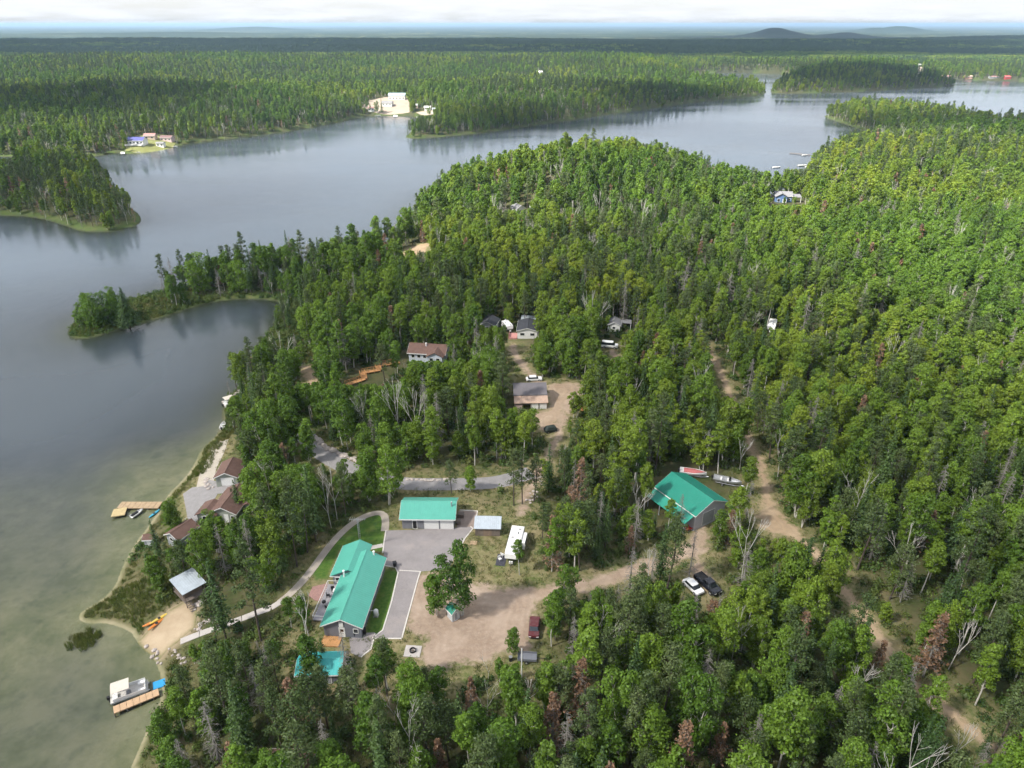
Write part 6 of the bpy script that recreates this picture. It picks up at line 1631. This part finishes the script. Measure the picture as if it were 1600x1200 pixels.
# ---- far wood: clumps of a dozen low-detail trees each
def clump(seed, fr):
    rg = np.random.default_rng(seed); VV, QQ, o = [], [], 0
    for i in range(13):
        if rg.random() < fr: a, b = gen_spruce(seed * 50 + i, rg.uniform(10, 16), 5.0, 2)
        else: a, b = gen_birch(seed * 50 + i, rg.uniform(10, 14), 7.0, 2, 1)
        keep = rg.random(len(b[1])) < 0.5
        q = b[1][keep]; V = b[0] * 1.0
        c = np.repeat(V.reshape(-1, 4, 3).mean(1), 4, 0); V = c + (V - c) * 1.5
        V = V + np.array([rg.uniform(-10, 10), rg.uniform(-10, 10), 0])
        used, inv = np.unique(q, return_inverse=True)
        VV.append(V[used]); QQ.append(inv.reshape(-1, 4) + o); o += len(used)
    return np.concatenate(VV), np.concatenate(QQ)
far_meshes = [np_mesh('leafy_clump', *clump(s, 0.1), M_BIRCH) for s in (1, 2)] + [np_mesh('conifer_clump', *clump(s, 0.9), M_SPRUCE) for s in (3, 4)]
xs, ys_, zs, ss = [], [], [], []
for (ya, yb, sp_) in ((1900, 2900, 15), (2900, 4600, 20)):
    x, y, z, s, rg = scatter(ya, yb, sp_, int(ya)); xs.append(x); ys_.append(y); zs.append(z)
x, y, z = map(np.concatenate, (xs, ys_, zs)); rg = np.random.default_rng(77)
cn = vnoise(x, y * 2.2, 420, 21) * 0.8 + 0.25 * vnoise(x, y, 90, 22) + sstep(2100, 2700, y) * 0.8  # more dark conifers put in the far belt, deepening its cloud shade
ix = np.where(cn + rg.normal(0, .25, len(x)) > 0.15, rg.integers(2, 4, len(x)), rg.integers(0, 2, len(x)))
instancer('far_forest', 'far dark and pale forest belts below the horizon', 'forest', np.stack([x, y, z - 0.3], 1), rg.uniform(0, 6.28, len(x)), rg.uniform(.8, 1.2, len(x)), ix, far_meshes)
print('far clumps', len(x))

# ---- undergrowth, grass and marsh
shr = [np_mesh('shrub_form', *gen_shrub(60 + i, r, hh, 150, .2), M_SHRUB) for i, (r, hh) in enumerate(((1.1, 1.2), (0.8, 1.5), (1.4, 1.0)))]
x, y, z, s, rg = scatter(40, 300, 2.1, 300)
ok = filter_trees(x, y, z, np.full(len(x), 1.0), np.full(len(x), 1.5))[0]
spitm = (x < -62) & (y > 195) & (y < 262)
keep = (ok | spitm) & (rg.random(len(x)) < np.where(spitm, 0.95, 0.62)) & ((s > 1.0) | spitm)
x, y, z = x[keep], y[keep], z[keep]
instancer('undergrowth', 'low green shrubs covering the forest floor and the spit', 'shrubs', np.stack([x, y, z - .05], 1), rg.uniform(0, 6.28, len(x)), rg.uniform(.5, 1.3, len(x)), rg.integers(0, 3, len(x)), shr)
gr = [np_mesh('tuft_form', *gen_grass(80 + i, .5, .42, 30), M_GRASS) for i in range(3)]
x, y, z, s, rg = scatter(62, 200, 0.95, 400)
df = dirt_field(x, y)
op = (sdist(x, y, PLATEAU) > -10) | (df > -6) | (s < 10)
nz = vnoise(x, y, 6, 31)
bad = (sdist(x, y, PAVED) > -0.4) | (df > 0.2 + 0.9 * nz) | (sdist(x, y, BEACH) > -0.5) | (sdist(x, y, LAWN) > -0.3) | (sdist(x, y, LAWN2) > -0.3) | (sdist(x, y, LAKEYARD) > -.5) | (seg_dist(x, y, WALK, False) < 1) | (seg_dist(x, y, WALK2, False) < 1)
for (ax, bx_, ay, by_) in NO_GRASS: bad |= (x > ax) & (x < bx_) & (y > ay) & (y < by_)
keep = op & ~bad & (rg.random(len(x)) < 0.75)
x, y, z = x[keep], y[keep], z[keep]
instancer('rough_grass', 'dry and green rough grass round the yard, drives and shore', 'grass', np.stack([x, y, z], 1), rg.uniform(0, 6.28, len(x)), rg.uniform(.5, 1.4, len(x)), rg.integers(0, 3, len(x)), gr)
rd = [np_mesh('reed_form', *gen_grass(90 + i, .5, .9, 34), M_REED) for i in range(2)]
x, y, z, s, rg = scatter(64, 260, 0.8, 500)
sx = seg_dist(x, y, wpoly([(128, 966), (150, 955), (175, 940), (205, 935), (235, 930), (250, 925)]), False)
sy_ = seg_dist(x, y, smooth_poly(to_world([(300, 735), (316, 700), (338, 682)]), 1), False)
spitm = (x < -62) & (y > 195) & (y < 262)
keep = (sx < 4.5) | (sy_ < 5) | (spitm & (rg.random(len(x)) < 0.6)) | ((s < 3.0) & (rg.random(len(x)) < 0.45) & (sdist(x, y, BEACH) < -1))
x, y, z = x[keep], y[keep], z[keep]
bx0, by0 = (float(v) for v in pix(131, 1000)); ang = rg.uniform(0, 6.28, 60); rad = 2.4 * np.sqrt(rg.random(60))
x = np.concatenate([x, bx0 + np.cos(ang) * rad]); y = np.concatenate([y, by0 + np.sin(ang) * rad]); z = np.concatenate([z, np.full(60, -0.05)])
instancer('marsh_plants', 'yellow green marsh plants along the water edge and spit', 'reeds', np.stack([x, y, z], 1), rg.uniform(0, 6.28, len(x)), rg.uniform(.6, 1.3, len(x)), rg.integers(0, 2, len(x)), rd)
print('tufts', len(x))

# ================================================================== CLOUDS AND HAZE
def cloud_mat(name, dens):
    m, n, l, out = new_mat(name)
    d = n.new('ShaderNodeBsdfDiffuse'); d.inputs[0].default_value = (0.85, 0.86, 0.88, 1)
    t = n.new('ShaderNodeBsdfTranslucent'); t.inputs[0].default_value = (0.85, 0.86, 0.88, 1)
    tr = n.new('ShaderNodeBsdfTransparent')
    a = n.new('ShaderNodeMixShader'); a.inputs[0].default_value = 0.5; l.new(d.outputs[0], a.inputs[1]); l.new(t.outputs[0], a.inputs[2])
    b = n.new('ShaderNodeMixShader'); b.inputs[0].default_value = dens; l.new(tr.outputs[0], b.inputs[1]); l.new(a.outputs[0], b.inputs[2])
    l.new(b.outputs[0], out.inputs['Surface']); return m
def cloud(gx, gy, rx, ry, alt, mat, seed):
    """puffed closed body at cloud height whose shadow falls round the ground point gx, gy"""
    rg = np.random.default_rng(seed)
    ph = rg.uniform(0, 6.28, 6); nt, nr = 72, 14
    V = [(0, 0, 0.35 * min(rx, ry)), (0, 0, -0.02 * min(rx, ry))]; Fc = []
    th = np.linspace(0, 2 * math.pi, nt, endpoint=False)
    R = 1 + 0.16 * np.sin(2 * th + ph[0]) + 0.12 * np.sin(3 * th + ph[1]) + 0.07 * np.sin(7 * th + ph[2]) + 0.05 * np.sin(13 * th + ph[3])
    for side in (0, 1):
        for k in range(1, nr + (1 - side)):
            f = k / nr
            for i in range(nt):
                x, y = math.cos(th[i]) * R[i] * f * rx, math.sin(th[i]) * R[i] * f * ry
                b = 0.5 + 0.5 * math.sin(x / rx * 7 + ph[4]) * math.sin(y / ry * 6 + ph[5])
                zz = math.sqrt(max(0, 1 - f * f)) * min(rx, ry) * ((0.28 + 0.16 * b) if side == 0 else -(0.03 + 0.03 * b))
                V.append((x, y, zz))
    top = lambda k, i: 2 + (k - 1) * nt + i % nt
    o2 = 2 + nr * nt
    bot = lambda k, i: (o2 + (k - 1) * nt + i % nt) if k < nr else top(nr, i)
    for i in range(nt):
        Fc.append((0, top(1, i), top(1, i + 1))); Fc.append((1, bot(1, i + 1), bot(1, i)))
        for k in range(1, nr):
            Fc.append((top(k, i), top(k + 1, i), top(k + 1, i + 1), top(k, i + 1))); Fc.append((bot(k, i), bot(k, i + 1), bot(k + 1, i + 1), bot(k + 1, i)))
    me = bpy.data.meshes.new('cloud'); me.from_pydata(V, [], Fc); me.update()
    me.polygons.foreach_set('use_smooth', [True] * len(me.polygons)); me.materials.append(mat)
    o = bpy.data.objects.new('cloud', me); COL.objects.link(o); o['kind'] = 'structure'
    t = alt / SUN_DIR.z
    o.location = (gx + SUN_DIR.x * t, gy + SUN_DIR.y * t, alt)
THIN, THICK = cloud_mat('thin_cloud', 0.41), cloud_mat('thick_cloud', 0.78)
cloud(-40, 130, 190, 190, 900, THIN, 1)
cloud(-330, 430, 170, 130, 900, THIN, 2)
cloud(80, 790, 150, 75, 950, THICK, 3)
cloud(330, 1010, 250, 110, 950, THICK, 10)
cloud(450, 700, 270, 120, 900, THIN, 12)  # unseen cloud added to darken the right-hand peninsula
cloud(2000, 6000, 900, 600, 1500, THICK, 11)  # added out of view, so that the far hill falls in shade
cloud(640, 1330, 260, 110, 950, THICK, 9)
cloud(-600, 830, 330, 170, 950, THICK, 4)
cloud(-300, 3700, 3300, 1350, 1500, THICK, 5)
cloud(3300, 4700, 1700, 1100, 1500, THICK, 6)
cloud(-1900, 2000, 900, 420, 1200, THICK, 7)
cloud(700, 2500, 900, 250, 1200, THICK, 8)

hz = MB().box(-46000, 46000, -3000, 46000, -9, 112)
m, n, l, out = new_mat('haze_air')
pv = n.new('ShaderNodeVolumePrincipled'); pv.inputs['Color'].default_value = (0.50, 0.73, 1.0, 1); pv.inputs['Density'].default_value = 6.5e-5; pv.inputs['Anisotropy'].default_value = 0.1
l.new(pv.outputs[0], out.inputs['Volume'])
hzo = hz.build('haze', m); hzo['kind'] = 'stuff'; tag(hzo, 'pale blue haze veiling the far country', 'haze')
